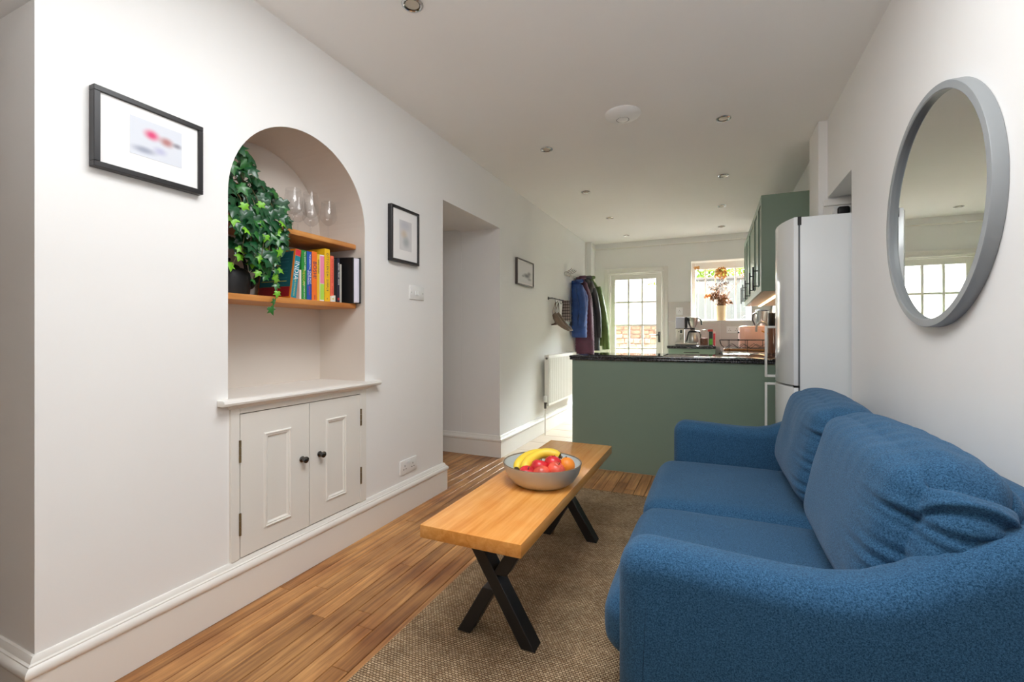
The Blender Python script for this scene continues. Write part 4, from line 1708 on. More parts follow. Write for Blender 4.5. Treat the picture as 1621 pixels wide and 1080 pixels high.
def coat(label, y, zt, zb, dtop, dmid, dbot, wy, col, puff=0.0, rows_=14, hood=False, sleeve=None, pocket=False, dark=0.6, below=None):
    """hung coat: quilted body standing off the wall, collar, sleeve and loop"""
    m = mat('coat_cloth', col, 0.6, var=0.18, vscale=14, bump=0.25, bscale=40)
    t = thing('coat', label, 'coat', (XL+0.1, y, zb), 'coats on the hook rail')
    n = 60
    secs = []
    for i in range(n+1):
        s_ = i/n
        z_ = zt-(zt-zb)*s_
        if s_ < 0.35:
            q = s_/0.35
            d_ = dtop+(dmid-dtop)*math.sin(q*PI/2)
            wv = wy*(0.45+0.55*math.sin(q*PI/2))
        else:
            q = (s_-0.35)/0.65
            d_ = dmid+(dbot-dmid)*q
            wv = wy*(1.0-0.12*q)
        pf = 1.0+puff*(abs(math.sin(s_*rows_*PI))-0.6)
        hx = d_/2*pf
        secs.append((XL+0.020+d_/2, y+0.012*math.sin(5*s_), z_, hx, wv/2*pf))
    b = B()
    loft(b, secs, 26)
    for v in b.verts:
        a = 0.012*noise.noise(Vector((v.co.x*9, v.co.y*9, v.co.z*3+y)))
        v.co.x = max(XL+0.016, v.co.x+a)
        v.co.y += a
    part('body', b, m, t, 50)
    b = B()
    tube(b, [(XL+0.05, y-0.04, zt-0.03), (XL+0.03+dtop*0.7, y-0.055, zt-0.015), (XL+0.05+dtop, y, zt-0.005), (XL+0.03+dtop*0.7, y+0.055, zt-0.015)], [0.020, 0.026, 0.026, 0.02], 10)
    part('collar', b, m, t, 50)
    b = B()
    tube(b, [(XL+0.06, y, zt-0.02), (XL+0.075, y, zt+0.012), (XL+0.085, y, 1.825)], 0.003, 6)
    part('hanging_loop', b, M['black'], t)
    if sleeve:
        (x0, yo, z0), (x1, y1, z1), r0, r1 = sleeve
        b = B()
        pts3, rad = [], []
        for i in range(25):
            s_ = i/24
            bend = 0.03*math.sin(s_*PI)
            pts3.append((x0+(x1-x0)*s_+bend, y+yo+(y1-yo)*s_, z0+(z1-z0)*s_))
            rad.append((r0+(r1-r0)*s_)*(1+puff*1.2*(abs(math.sin(s_*8*PI))-0.6)))
        tube(b, pts3, rad, 14)
        part('sleeve', b, m, t, 60)
    if hood:
        b = B()
        loft(b, [(XL+0.10, y, zt-0.01, 0.03, 0.05), (XL+0.13, y-0.02, zt-0.06, 0.075, 0.09), (XL+0.15, y-0.02, zt-0.14, 0.09, 0.10), (XL+0.16, y-0.02, zt-0.22, 0.07, 0.085), (XL+0.16, y-0.02, zt-0.26, 0.03, 0.05)], 18)
        part('hood', b, m, t, 60)
    if pocket:
        b = B()
        tube(b, [(XL+0.155, y-wy*0.49, 1.42), (XL+0.135, y-wy*0.50, 1.36), (XL+0.118, y-wy*0.50, 1.28)], [0.005, 0.007, 0.005], 6)
        part('pocket_zip', b, mat('navy_zip', (18, 30, 60), 0.5), t)
    return t


coat('bright blue quilted jacket hanging nearest on the left wall hooks', 5.84, 1.80, 1.05, 0.10, 0.205, 0.19, 0.17, (15, 54, 114), 0.05, 13, sleeve=((XL+0.13, -0.07, 1.72), (XL+0.165, -0.075, 1.20), 0.055, 0.045), pocket=True)
coat('long maroon padded coat hanging behind the blue jacket', 6.03, 1.87, 0.83, 0.09, 0.22, 0.25, 0.17, (64, 20, 44), 0.07, 26, sleeve=((XL+0.13, -0.03, 1.78), (XL+0.215, -0.035, 1.02), 0.05, 0.038))
coat('dark charcoal coat with a hood hanging between the maroon and green coats', 6.22, 1.89, 0.87, 0.12, 0.27, 0.29, 0.17, (24, 23, 29), 0.0, 10, hood=True, sleeve=((XL+0.20, -0.02, 1.72), (XL+0.285, -0.02, 1.05), 0.055, 0.042))
coat('olive green quilted jacket hanging last by the corner', 6.41, 1.91, 0.93, 0.12, 0.27, 0.31, 0.16, (68, 88, 32), 0.06, 16, sleeve=((XL+0.22, 0.0, 1.76), (XL+0.345, 0.0, 0.88), 0.055, 0.055))

# ------------------------------------------------------------------ peninsula and worktops
CT = 0.915


def counter(bm, x0, x1, y0, y1, z1=CT):
    """two stacked rounded slabs: double bullnose edge"""
    box(bm, x0+0.003, x1-0.003, y0+0.003, y1-0.003, z1-0.036, z1-0.0185, 0.006, 2)
    box(bm, x0, x1, y0, y1, z1-0.0185, z1, 0.007, 2)
    return bm


t = thing('peninsula_unit', 'sage green panelled back of the kitchen peninsula facing the living room', 'cabinet', (-0.2, 3.95, 0))
b = B()
box(b, -1.068, 0.612, 3.652, 3.672, 0.0, CT-0.037, 0.001, 1)
part('back_panel', b, M['green'], t, None)
b = B()
box(b, -1.068, -1.050, 3.673, 4.26, 0.0, CT-0.037, 0.001, 1)
part('end_panel', b, M['green'], t, None)
b = B()
box(b, -1.049, 0.612, 3.673, 4.24, 0.10, CT-0.037)
box(b, -1.049, 0.60, 3.70, 4.19, 0.0, 0.10)
part('carcass', b, M['green_dark'], t, None)
for i in range(2):
    xa = -1.045+i*0.57
    b = B()
    box(b, xa+0.002, xa+0.566, 4.241, 4.26, 0.105, CT-0.04, 0.002, 1)
    d = part('door', b, M['green'], t, None)
    b = B()
    tube(b, [(xa+0.2, 4.26, 0.80), (xa+0.2, 4.285, 0.80), (xa+0.37, 4.285, 0.80), (xa+0.37, 4.26, 0.80)], 0.005, 6)
    part('handle', b, M['black'], d)
b = B()
counter(b, -1.09, 0.612, 3.630, 4.285)
solo('worktop', b, M['granite'], 'glossy black granite worktop with a double rounded edge on the peninsula', 'worktop')
t = thing('hob', 'black glass hob set into the left end of the peninsula worktop', 'hob', (-0.65, 3.95, CT))
b = B()
box(b, -0.95, -0.36, 3.70, 4.21, CT, CT+0.006, 0.002, 1)
M['hob_glass'] = mat('hob_glass', (14, 14, 16), 0.04)
part('glass', b, M['hob_glass'], t)
for (hx, hy, hr) in ((-0.80, 3.84, 0.09), (-0.52, 3.83, 0.07), (-0.80, 4.07, 0.07), (-0.52, 4.07, 0.09)):
    b = B()
    lathe(b, [(hr, CT+0.0061), (hr+0.002, CT+0.0063), (hr+0.004, CT+0.0061)], (hx, hy, 0), 32)
    part('ring', b, M['dark_steel'], t)
# run along the right wall
RX = 0.10
t = thing('base_cabinet', 'sage green base cabinets along the right kitchen wall behind the peninsula', 'cabinet', (0.4, 5.5, 0))
b = B()
box(b, RX+0.02, 0.69, 4.29, 6.84, 0.10, CT-0.037)
box(b, RX+0.07, 0.69, 4.29, 6.84, 0.0, 0.10)
part('carcass', b, M['green_dark'], t, None)
for i in range(5):
    ya = 4.29+i*0.51
    b = B()
    box(b, RX, RX+0.019, ya+0.002, ya+0.508, 0.105, CT-0.04, 0.002, 1)
    d = part('door', b, M['green'], t, None)
    b = B()
    tube(b, [(RX, ya+0.43, 0.70), (RX-0.025, ya+0.43, 0.70), (RX-0.025, ya+0.43, 0.84), (RX, ya+0.43, 0.84)], 0.005, 6)
    part('handle', b, M['black'], d)
b = B()
counter(b, RX-0.02, 0.692, 4.286, 6.835)
solo('worktop', b, M['granite'], 'black granite worktop along the right kitchen wall with the toaster and dish rack on it', 'worktop')
# small unit under the window
bx0, bx1, by = -0.545, 0.034, 6.26
BT = 0.945
t = thing('drawer_unit', 'sage green drawer unit beside the back door carrying the coffee machine', 'cabinet', (-0.25, 6.5, 0))
b = B()
box(b, bx0+0.01, bx1-0.008, by+0.03, 6.84, 0.10, BT-0.037)
box(b, bx0+0.01, bx1-0.008, by+0.08, 6.84, 0.0, 0.10)
part('carcass', b, M['green'], t, None)
for (za, zb) in ((0.82, BT-0.04), (0.47, 0.816), (0.105, 0.466)):
    b = B()
    box(b, bx0+0.012, bx1-0.010, by+0.01, by+0.029, za, zb, 0.002, 1)
    d = part('drawer', b, M['green'], t, None)
    zc_ = zb-0.045
    b = B()
    xm = (bx0+bx1)/2
    tube(b, [(xm-0.09, by+0.01, zc_), (xm-0.09, by-0.018, zc_), (xm+0.09, by-0.018, zc_), (xm+0.09, by+0.01, zc_)], 0.006, 6)
    part('handle', b, M['black'], d)
b = B()
counter(b, bx0-0.01, bx1, by-0.008, 6.835, BT)
solo('worktop', b, M['granite'], 'short black granite worktop under the coffee machine beside the back door', 'worktop')

# ------------------------------------------------------------------ fridge freezer
fy0, fy1 = 2.948, 3.474
fxf = 0.440
t = thing('fridge_freezer', 'tall white fridge freezer with bowed doors standing in the wall recess', 'fridge', (0.72, 3.21, 0))
b = B()
box(b, fxf, 1.03, fy0, fy1, 0.04, 1.735, 0.004, 2)
part('body', b, M['fridge_side'], t, 30)
b = B()
box(b, fxf-0.008, fxf, fy0+0.008, fy1-0.008, 0.06, 1.725)
part('gasket', b, mat('grey_gasket', (96, 100, 102), 0.6), t, None)
fm = (fy0+fy1)/2
arc = [(fxf-0.009, fy0), (fxf-0.030, fy0+0.001)]
for i in range(25):
    a = -1+2*i/24
    arc.append((0.352+0.054*a*a+0.006*a**4, fm+a*(fy1-fy0)/2*0.985))
arc += [(fxf-0.030, fy1-0.001), (fxf-0.009, fy1)]
for (za, zb, lb) in ((0.800, 1.737, 'upper fridge door'), (0.055, 0.790, 'lower freezer door')):
    b = B()
    prism(b, arc, 'z', za, zb, 0.004, 2)
    d = part('door', b, M['fridge'], t, 25, lb)
    hy = fy1-0.045
    ha, hb = (0.805, 1.142) if za > 0.5 else (0.40, 0.770)
    b = B()
    box(b, 0.312, 0.326, hy-0.013, hy+0.013, ha, hb, 0.004, 2)
    box(b, 0.326, 0.415, hy-0.011, hy+0.011, ha, ha+0.016, 0.003, 1)
    box(b, 0.326, 0.415, hy-0.011, hy+0.011, hb-0.016, hb, 0.003, 1)
    part('handle', b, M['white_plastic'], d, 30)
b = B()
box(b, fxf-0.012, fxf+0.006, fy0-0.001, fy0+0.03, 1.690, 1.7375, 0.001, 1)
part('hinge_cap', b, M['black'], t, None)
b = B()
box(b, fxf-0.03, fxf-0.002, fy0-0.0005, fy0+0.04, 0.789, 0.801, 0.001, 1)
part('hinge', b, M['dark_steel'], t, None)
for xx_ in (0.50, 0.95):
    for yy in (fy0+0.05, fy1-0.05):
        b = B()
        lathe(b, [(0, 0), (0.02, 0), (0.02, 0.04), (0, 0.04)], (xx_, yy, 0), 12)
        part('foot', b, M['black'], t)
# small device on the recess wall above the fridge
t = thing('meter_box', 'small white box with a rounded black front on the recess wall above the fridge', 'meter', (0.75, 3.47, 1.80))
b = B()
box(b, 0.695, 0.785, 3.440, 3.478, 1.765, 1.895, 0.003, 1)
part('case', b, M['white_plastic'], t)
b = B()
box(b, 0.712, 0.776, 3.425, 3.440, 1.835, 1.884, 0.012, 3)
part('front_cover', b, M['black'], t)

# ------------------------------------------------------------------ wall cupboards with light strip
UX = 0.35
uz0, uz1 = 1.432, 2.195
t = thing('wall_cupboard', 'row of sage green wall cupboards with long black bar handles above the right worktop', 'cupboard', (0.53, 5.2, uz0))
b = B()
box(b, UX+0.021, 0.699, 4.14, 6.31, uz0+0.012, uz1)
part('carcass', b, M['green'], t, None)
b = B()
box(b, UX, 0.699, 4.12, 4.139, uz0, uz1, 0.001, 1)
part('end_panel', b, M['green'], t, None)
M['under'] = mat('cupboard_underside', (206, 192, 174), 0.5)
b = B()
box(b, UX+0.022, 0.699, 4.14, 6.31, uz0+0.004, uz0+0.0115)
part('underside', b, M['under'], t, None)
seams = [4.141, 4.46, 4.86, 5.52, 5.96, 6.31]
for ya, yb in zip(seams[:-1], seams[1:]):
    b = B()
    fr = 0.055
    y0_, y1_ = ya+0.0015, yb-0.0015
    box(b, UX, UX+0.020, y0_, y0_+fr, uz0, uz1)
    box(b, UX, UX+0.020, y1_-fr, y1_, uz0, uz1)
    box(b, UX, UX+0.020, y0_+fr, y1_-fr, uz0, uz0+fr)
    box(b, UX, UX+0.020, y0_+fr, y1_-fr, uz1-fr, uz1)
    box(b, UX+0.012, UX+0.018, y0_+fr, y1_-fr, uz0+fr, uz1-fr)
    d = part('door', b, M['green'], t, None)
    hy = yb-0.045
    b = B()
    tube(b, [(UX-0.036, hy, uz0+0.035), (UX-0.036, hy, uz0+0.235)], 0.0065, 8)
    for z_ in (uz0+0.07, uz0+0.20):
        tube(b, [(UX, hy, z_), (UX-0.036, hy, z_)], 0.005, 6)
    part('bar_handle', b, M['black'], d)
b = B()
box(b, 0.50, 0.525, 4.20, 6.25, uz0-0.006, uz0+0.004, 0.002, 1)
part('light_strip', b, mat('warm_led_strip', (255, 226, 186), 0.5, emit=(255, 214, 160), estr=9.0), t, None, 'glowing warm white light strip')

# ------------------------------------------------------------------ things on the kitchen worktops
M['pink'] = mat('pale_pink_enamel', (240, 196, 182), 0.3, coat=0.3)
t = thing('toaster', 'pale pink toaster on the right worktop beneath the window end', 'toaster', (0.42, 6.08, CT))
tx0, tx1, ty0, ty1 = 0.285, 0.562, 5.96, 6.26
b = B()
box(b, tx0, tx1, ty0, ty1, CT+0.012, CT+0.275, 0.02, 4)
part('body', b, M['pink'], t, 40)
b = B()
raised = [(tx0+0.05, CT+0.045), (tx1-0.05, CT+0.045), (tx1-0.05, CT+0.245), (tx0+0.05, CT+0.245)]
prism(b, raised, 'y', ty0-0.004, ty0+0.002, 0.003, 2)
part('end_panel', b, M['pink'], t, 40)
b = B()
box(b, tx0+0.015, tx1-0.015, ty0+0.01, ty1-0.01, CT, CT+0.013)
part('base', b, M['black'], t, None)
for xx_ in (0.36, 0.44):
    b = B()
    box(b, xx_, xx_+0.03, ty0+0.05, ty1-0.05, CT+0.2745, CT+0.2765)
    part('slot', b, M['black'], t, None)
for z_ in (CT+0.19, CT+0.10):
    b = B()
    box(b, tx0-0.018, tx0+0.002, ty0+0.08, ty0+0.12, z_, z_+0.022, 0.004, 2)
    part('lever', b, M['black'], t)
# dish rack of black wire on a wooden tray
t = thing('dish_rack', 'black wire dish rack with a pale wooden tray on the right worktop', 'dish rack', (0.3, 5.5, CT))
ra0, ra1, rb0, rb1 = 0.085, 0.535, 5.32, 5.66
b = B()
box(b, ra0+0.02, ra1-0.01, rb0+0.01, rb1-0.01, CT+0.003, CT+0.022, 0.003, 1)
part('tray', b, M['oak_shelf'], t)
for yy in (rb0, rb1):
    b = B()
    tube(b, [(ra0-0.02, yy, CT+0.115), (ra0-0.005, yy, CT+0.06), (ra0+0.03, yy, CT+0.026), (ra1, yy, CT+0.026)], 0.004, 6)
    tube(b, [(ra0-0.02, yy, CT+0.115), (ra1, yy, CT+0.115)], 0.004, 6)
    z1_ = [(ra0+0.05+i*0.055, yy, CT+(0.03 if i % 2 == 0 else 0.075)) for i in range(8)]
    tube(b, z1_, 0.003, 6)
    for xx_ in (ra0+0.07, ra0+0.24, ra0+0.41):
        tube(b, [(xx_, yy, CT+0.0), (xx_, yy, CT+0.115)], 0.003, 6)
    part('side_wires', b, M['black'], t)
b = B()
for xx_, zz_ in ((ra0-0.02, CT+0.115), (ra1, CT+0.115), (ra0+0.03, CT+0.026), (ra1, CT+0.026), (ra0+0.2, CT+0.026)):
    tube(b, [(xx_, rb0, zz_), (xx_, rb1, zz_)], 0.0035, 6)
part('cross_wires', b, M['black'], t)
# tap
t = thing('tap', 'brushed swan neck kitchen tap with a wooden lever, left of the fridge handle', 'tap', (0.50, 5.15, CT))
b = B()
tube(b, [(0.495, 5.15, CT), (0.495, 5.15, 1.13)] + [(0.445+0.05*math.cos(a), 5.15, 1.155+0.055*math.sin(a)) for a in [PI*i/12 for i in range(13)]] + [(0.395, 5.15, 1.115)], 0.0105, 12)
part('neck', b, M['steel'], t)
b = B()
lathe(b, [(0, 0), (0.028, 0), (0.028, 0.006), (0.021, 0.012), (0.021, 0.07), (0, 0.07)], (0.495, 5.15, CT), 20)
part('base', b, M['steel'], t)
b = B()
tube(b, [(0.490, 5.14, 1.095), (0.455, 5.11, 1.115), (0.438, 5.10, 1.124)], [0.008, 0.008, 0.006], 8)
part('lever', b, M['oak_table'], t)
# tall steel jug appliance
t = thing('jug_blender', 'tall steel and clear jug blender with a black handle behind the pink toaster', 'blender', (0.55, 6.5, CT))
jx, jy = 0.565, 6.52
b = B()
lathe(b, [(0, 0), (0.075, 0), (0.08, 0.01), (0.072, 0.15), (0.062, 0.20), (0, 0.205)], (jx, jy, CT), 28)
part('base', b, M['steel'], t)
b = B()
lathe(b, [(0.058, 0.205), (0.066, 0.25), (0.078, 0.45), (0.080, 0.47), (0.077, 0.47), (0.063, 0.25), (0.055, 0.21)], (jx, jy, CT), 28)
part('jug', b, mat('frosted_steel', (208, 210, 210), 0.2, 0.85), t)
b = B()
lathe(b, [(0, 0.485), (0.070, 0.484), (0.083, 0.478), (0.083, 0.468), (0, 0.468)], (jx, jy, CT), 28)
part('lid', b, M['black'], t)
b = B()
tube(b, [(jx-0.072, jy-0.02, CT+0.45), (jx-0.105, jy-0.03, CT+0.43), (jx-0.11, jy-0.03, CT+0.36), (jx-0.085, jy-0.025, CT+0.30), (jx-0.066, jy-0.02, CT+0.28)], 0.010, 8)
part('handle', b, M['black'], t)
# two tall grinders seen between the fridge handle and the door
for (gx, gy, lb) in ((0.487, 4.82, 'black topped wooden grinder, left of the two beside the fridge door'), (0.532, 4.86, 'black topped wooden grinder, right of the two beside the fridge door')):
    t = thing('pepper_grinder', lb, 'grinder', (gx, gy, CT), 'tall grinders on the right worktop')
    b = B()
    lathe(b, [(0, 0), (0.024, 0), (0.024, 0.02), (0.019, 0.10), (0.022, 0.24), (0, 0.242)], (gx, gy, CT), 20)
    part('body', b, mat('walnut', (120, 82, 62), 0.4, var=0.2, vscale=30, stretch=(1, 1, .1)), t)
    b = B()
    box(b, gx-0.021, gx+0.021, gy-0.021, gy+0.021, CT+0.243, CT+0.372, 0.004, 2)
    part('head', b, M['black'], t)
# filter coffee machine
M['cream'] = mat('cream_enamel', (236, 232, 222), 0.3)
cx0, cy0 = -0.462, 6.40
t = thing('coffee_machine', 'cream filter coffee machine with a steel carafe on the short worktop beside the back door', 'coffee machine', (-0.32, 6.5, BT))
b = B()
box(b, cx0, -0.185, cy0, cy0+0.16, BT+0.012, BT+0.034, 0.006, 2)
part('base', b, M['cream'], t)
b = B()
box(b, cx0+0.004, -0.19, cy0+0.004, cy0+0.156, BT, BT+0.013)
part('foot', b, M['black'], t, None)
b = B()
box(b, cx0+0.008, cx0+0.112, cy0+0.012, cy0+0.15, BT+0.034, BT+0.222, 0.005, 2)
part('tower', b, M['cream'], t)
b = B()
box(b, cx0+0.060, cx0+0.088, cy0+0.009, cy0+0.0125, BT+0.165, BT+0.205, 0.001, 1)
part('switch', b, mat('dark_switch', (50, 62, 58), 0.3), t)
b = B()
box(b, cx0+0.04, cx0+0.05, cy0+0.009, cy0+0.0125, BT+0.175, BT+0.19, 0.001, 1)
part('lamp', b, M['dark_steel'], t)
b = B()
box(b, cx0+0.055, cx0+0.098, cy0+0.0105, cy0+0.0125, BT+0.07, BT+0.15)
part('badge', b, mat('grey_badge', (186, 182, 172), 0.4, var=0.3, vscale=60), t, None)
b = B()
box(b, cx0+0.006, cx0+0.118, cy0+0.008, cy0+0.152, BT+0.228, BT+0.375, 0.008, 2)
part('water_tank', b, mat('smoky_tank', (196, 198, 214), 0.15), t)
b = B()
box(b, cx0+0.002, cx0+0.20, cy0+0.04, cy0+0.12, BT+0.218, BT+0.230, 0.003, 1)
part('arm', b, M['black'], t)
b = B()
box(b, cx0+0.118, cx0+0.150, cy0+0.03, cy0+0.13, BT+0.230, BT+0.378, 0.01, 2)
part('outlet_column', b, M['black'], t)
jx, jy = -0.248, 6.475
b = B()
lathe(b, [(0, 0.228), (0.026, 0.230), (0.034, 0.245), (0.052, 0.28), (0.064, 0.33), (0.068, 0.372), (0.064, 0.373), (0.050, 0.30), (0.02, 0.25)], (jx, jy, BT), 28)
part('filter_basket', b, M['steel'], t)
b = B()
lathe(b, [(0, 0.205), (0.03, 0.207), (0.036, 0.22), (0.03, 0.23), (0, 0.232)], (jx, jy, BT), 20)
part('drip_valve', b, M['black'], t)
b = B()
tube(b, [(jx+0.058, jy-0.01, BT+0.36), (jx+0.088, jy-0.012, BT+0.352), (jx+0.104, jy-0.012, BT+0.32), (jx+0.108, jy-0.012, BT+0.27)], [0.008, 0.010, 0.011, 0.010], 8)
part('basket_handle', b, M['black'], t)
b = B()
lathe(b, [(0, 0.036), (0.056, 0.036), (0.070, 0.045), (0.071, 0.07), (0.062, 0.13), (0.050, 0.172), (0, 0.173)], (jx, jy, BT), 28)
ca = part('carafe', b, M['steel'], t)
b = B()
lathe(b, [(0.050, 0.170), (0.054, 0.178), (0.052, 0.196), (0.02, 0.202), (0, 0.203)], (jx, jy, BT), 24)
part('lid', b, M['black'], ca)
b = B()
tube(b, [(jx+0.045, jy-0.02, BT+0.188), (jx+0.080, jy-0.03, BT+0.182), (jx+0.096, jy-0.03, BT+0.14), (jx+0.094, jy-0.03, BT+0.10)], [0.010, 0.011, 0.011, 0.008], 8)
tube(b, [(jx-0.048, jy-0.025, BT+0.182), (jx-0.066, jy-0.03, BT+0.11), (jx-0.078, jy-0.025, BT+0.05)], [0.008, 0.009, 0.007], 8)
part('handle', b, M['black'], ca)
# jar of ground coffee and two packets
t = thing('coffee_jar', 'clear glass jar of brown coffee right of the coffee machine', 'jar', (-0.108, 6.385, BT))
b = B()
lathe(b, [(0, 0.001), (0.046, 0.001), (0.050, 0.006), (0.050, 0.16), (0.040, 0.18), (0.040, 0.20), (0.037, 0.20), (0.037, 0.181), (0.047, 0.158), (0.047, 0.007), (0, 0.004)], (-0.108, 6.385, BT), 28)
part('glass', b, M['wine_glass'], t, 60)
b = B()
lathe(b, [(0, 0.004), (0.0465, 0.007), (0.0465, 0.098), (0, 0.103)], (-0.108, 6.385, BT), 24)
part('coffee', b, mat('ground_coffee', (104, 62, 40), 0.9, var=0.3, vscale=60), t)
b = B()
lathe(b, [(0, 0.214), (0.030, 0.213), (0.041, 0.208), (0.041, 0.198), (0, 0.198)], (-0.108, 6.385, BT), 24)
part('lid', b, M['wine_glass'], t)
b = B()
tube(b, [(-0.108-0.042, 6.385, BT+0.19), (-0.108-0.052, 6.375, BT+0.15), (-0.108-0.05, 6.365, BT+0.13)], 0.002, 6)
tube(b, [(-0.108+0.041*math.cos(a), 6.385+0.041*math.sin(a), BT+0.19) for a in [2*PI*i/16 for i in range(17)]], 0.002, 6)
part('clip', b, M['chrome'], t)
for (xa, xb, ya, h, c0, c1, ctop, lb) in ((-0.052, -0.005, 6.44, 0.185, (34, 40, 36), (96, 176, 70), (170, 50, 36), 'dark packet with a green lower panel and red folded top beside the coffee jar'),
                                          (0.000, 0.026, 6.47, 0.16, (206, 60, 70), (226, 90, 96), (222, 200, 196), 'narrow red packet at the right end of the short worktop')):
    t = thing('coffee_packet', lb, 'packet', ((xa+xb)/2, ya, BT), 'packets beside the coffee jar')
    b = B()
    box(b, xa, xb, ya, ya+0.06, BT, BT+h, 0.005, 2)
    part('pouch', b, mat('packet_foil', c0, 0.35, var=0.1), t)
    b = B()
    box(b, xa+0.006, xb-0.002, ya-0.0012, ya+0.001, BT+0.012, BT+h*0.5)
    part('printed_panel', b, mat('packet_panel', c1, 0.4, var=0.15, vscale=60), t, None)
    b = B()
    prism(b, [(ya+0.004, BT+h-0.003), (ya+0.056, BT+h-0.003), (ya+0.036, BT+h+0.028), (ya+0.024, BT+h+0.028)], 'x', xa-0.012 if xb < 0 else xa, xb+0.002)
    part('folded_top', b, mat('packet_top', ctop, 0.4), t, None)

# ------------------------------------------------------------------ vase of dried flowers on the window sill
vx, vy = 0.098, 6.93
VZ = WZ0+0.0085
t = thing('dried_flowers', 'beige stoneware vase of dried brown flowers on the kitchen window sill', 'vase', (vx, vy, VZ))
M['stoneware'] = mat('beige_stoneware', (226, 200, 158), 0.45, var=0.06, vscale=8)
b = B()
lathe(b, [(0, 0), (0.060, 0), (0.066, 0.006), (0.068, 0.04), (0.070, 0.178), (0.073, 0.184), (0.073, 0.205), (0.066, 0.207), (0.064, 0.17), (0.06, 0.02), (0, 0.015)], (vx, vy, VZ), 32)
part('vase', b, M['stoneware'], t, 40)
fr_ = random.Random(5)
M['dry_brown'] = mat('dried_leaf_brown', (124, 84, 50), 0.8, var=0.4, vscale=20)
M['dry_tan'] = mat('dried_petal_tan', (204, 150, 84), 0.8, var=0.35, vscale=20)
M['dry_dark'] = mat('dried_seed_dark', (78, 56, 44), 0.8, var=0.4, vscale=20)
b = B()
tips = []
for i in range(26):
    a = fr_.uniform(0, 2*PI)
    sp = fr_.uniform(0.03, 0.13)
    hh = fr_.uniform(0.12, 0.36)
    tp_ = (vx+sp*math.cos(a), vy+0.45*sp*math.sin(a), VZ+0.2+hh)
    tips.append(tp_)
    tube(b, [(vx+0.02*math.cos(a), vy+0.02*math.sin(a), VZ+0.15), (vx+0.5*sp*math.cos(a), vy+.25*sp*math.sin(a), VZ+0.2+hh*0.5), tp_], 0.002, 4)
for tp_ in ((vx-0.30, vy-0.03, VZ+0.74), (vx+0.01, vy, VZ+0.66), (vx-0.17, vy-0.02, VZ+0.50), (vx+0.17, vy, VZ+0.50), (vx+0.30, vy, VZ+0.62)):
    tube(b, [(vx, vy, VZ+0.15), (vx+(tp_[0]-vx)*0.35, vy, VZ+0.40), tp_], 0.002, 4)
part('stems', b, M['dry_brown'], t, None)


def flower_head(c, r3, n, size, mm, nm):
    bm = B()
    leaf_cluster(bm, c, r3, n, size, fr_)
    return part(nm, bm, mm, t, None)


flower_head((vx+0.0, vy, VZ+0.66), (0.085, 0.05, 0.085), 150, 0.045, M['dry_tan'], 'hydrangea_head')
flower_head((vx-0.31, vy-0.03, VZ+0.745), (0.042, 0.03, 0.022), 40, 0.03, M['dry_tan'], 'hydrangea_head')
flower_head((vx+0.27, vy, VZ+0.63), (0.03, 0.03, 0.03), 24, 0.03, M['dry_tan'], 'hydrangea_head')
flower_head((vx+0.02, vy, VZ+0.51), (0.09, 0.045, 0.05), 60, 0.03, M['dry_dark'], 'seed_head')
flower_head((vx-0.05, vy, VZ+0.44), (0.10, 0.045, 0.05), 50, 0.03, M['dry_dark'], 'seed_head')
flower_head((vx-0.16, vy, VZ+0.34), (0.055, 0.04, 0.04), 50, 0.045, M['dry_tan'], 'dried_leaves')
flower_head((vx-0.04, vy, VZ+0.33), (0.11, 0.05, 0.07), 130, 0.05, M['dry_brown'], 'dried_leaves')
flower_head((vx+0.05, vy, VZ+0.26), (0.09, 0.05, 0.06), 80, 0.05, M['dry_brown'], 'dried_leaves')
flower_head((vx-0.01, vy, VZ+0.22), (0.06, 0.05, 0.03), 50, 0.045, M['dry_brown'], 'dried_leaves')
flower_head((vx+0.09, vy, VZ+0.46), (0.10, 0.04, 0.06), 40, 0.03, mat('dried_cotton', (226, 216, 200), 0.9), 'cotton_heads')
flower_head((vx-0.09, vy, VZ+0.47), (0.08, 0.04, 0.05), 30, 0.03, bpy.data.materials['dried_cotton'], 'cotton_heads')

# ------------------------------------------------------------------ rug
b = B()
box(b, -1.035, 0.34, 0.35, 3.105, 0.0005, 0.013, 0.004, 2)
rg = solo('rug', b, M['rug'], 'flat woven brown jute rug under the table and sofa', 'rug', smooth=40)
b = B()
for i in range(134):
    xx_ = -1.03+i*0.0102
    tube(b, [(xx_, 3.085, 0.0135), (xx_+0.003, 3.100, 0.0155), (xx_+0.004, 3.112, 0.009), (xx_+0.004, 3.112, 0.003)], 0.0042, 5)
o = part('bound_edge', b, M['rug'], rg, 60)
o['kind'] = 'stuff'

# ------------------------------------------------------------------ coffee table
FZ = 0.0135
t = thing('coffee_table', 'long oak bench style coffee table with black X shaped legs on the rug', 'table', (-0.697, 1.89, FZ))
b = B()
box(b, -0.876, -0.518, 1.237, 2.552, 0.420, 0.462, 0.0022, 2)
part('tabletop', b, M['oak_table'], t, 30)


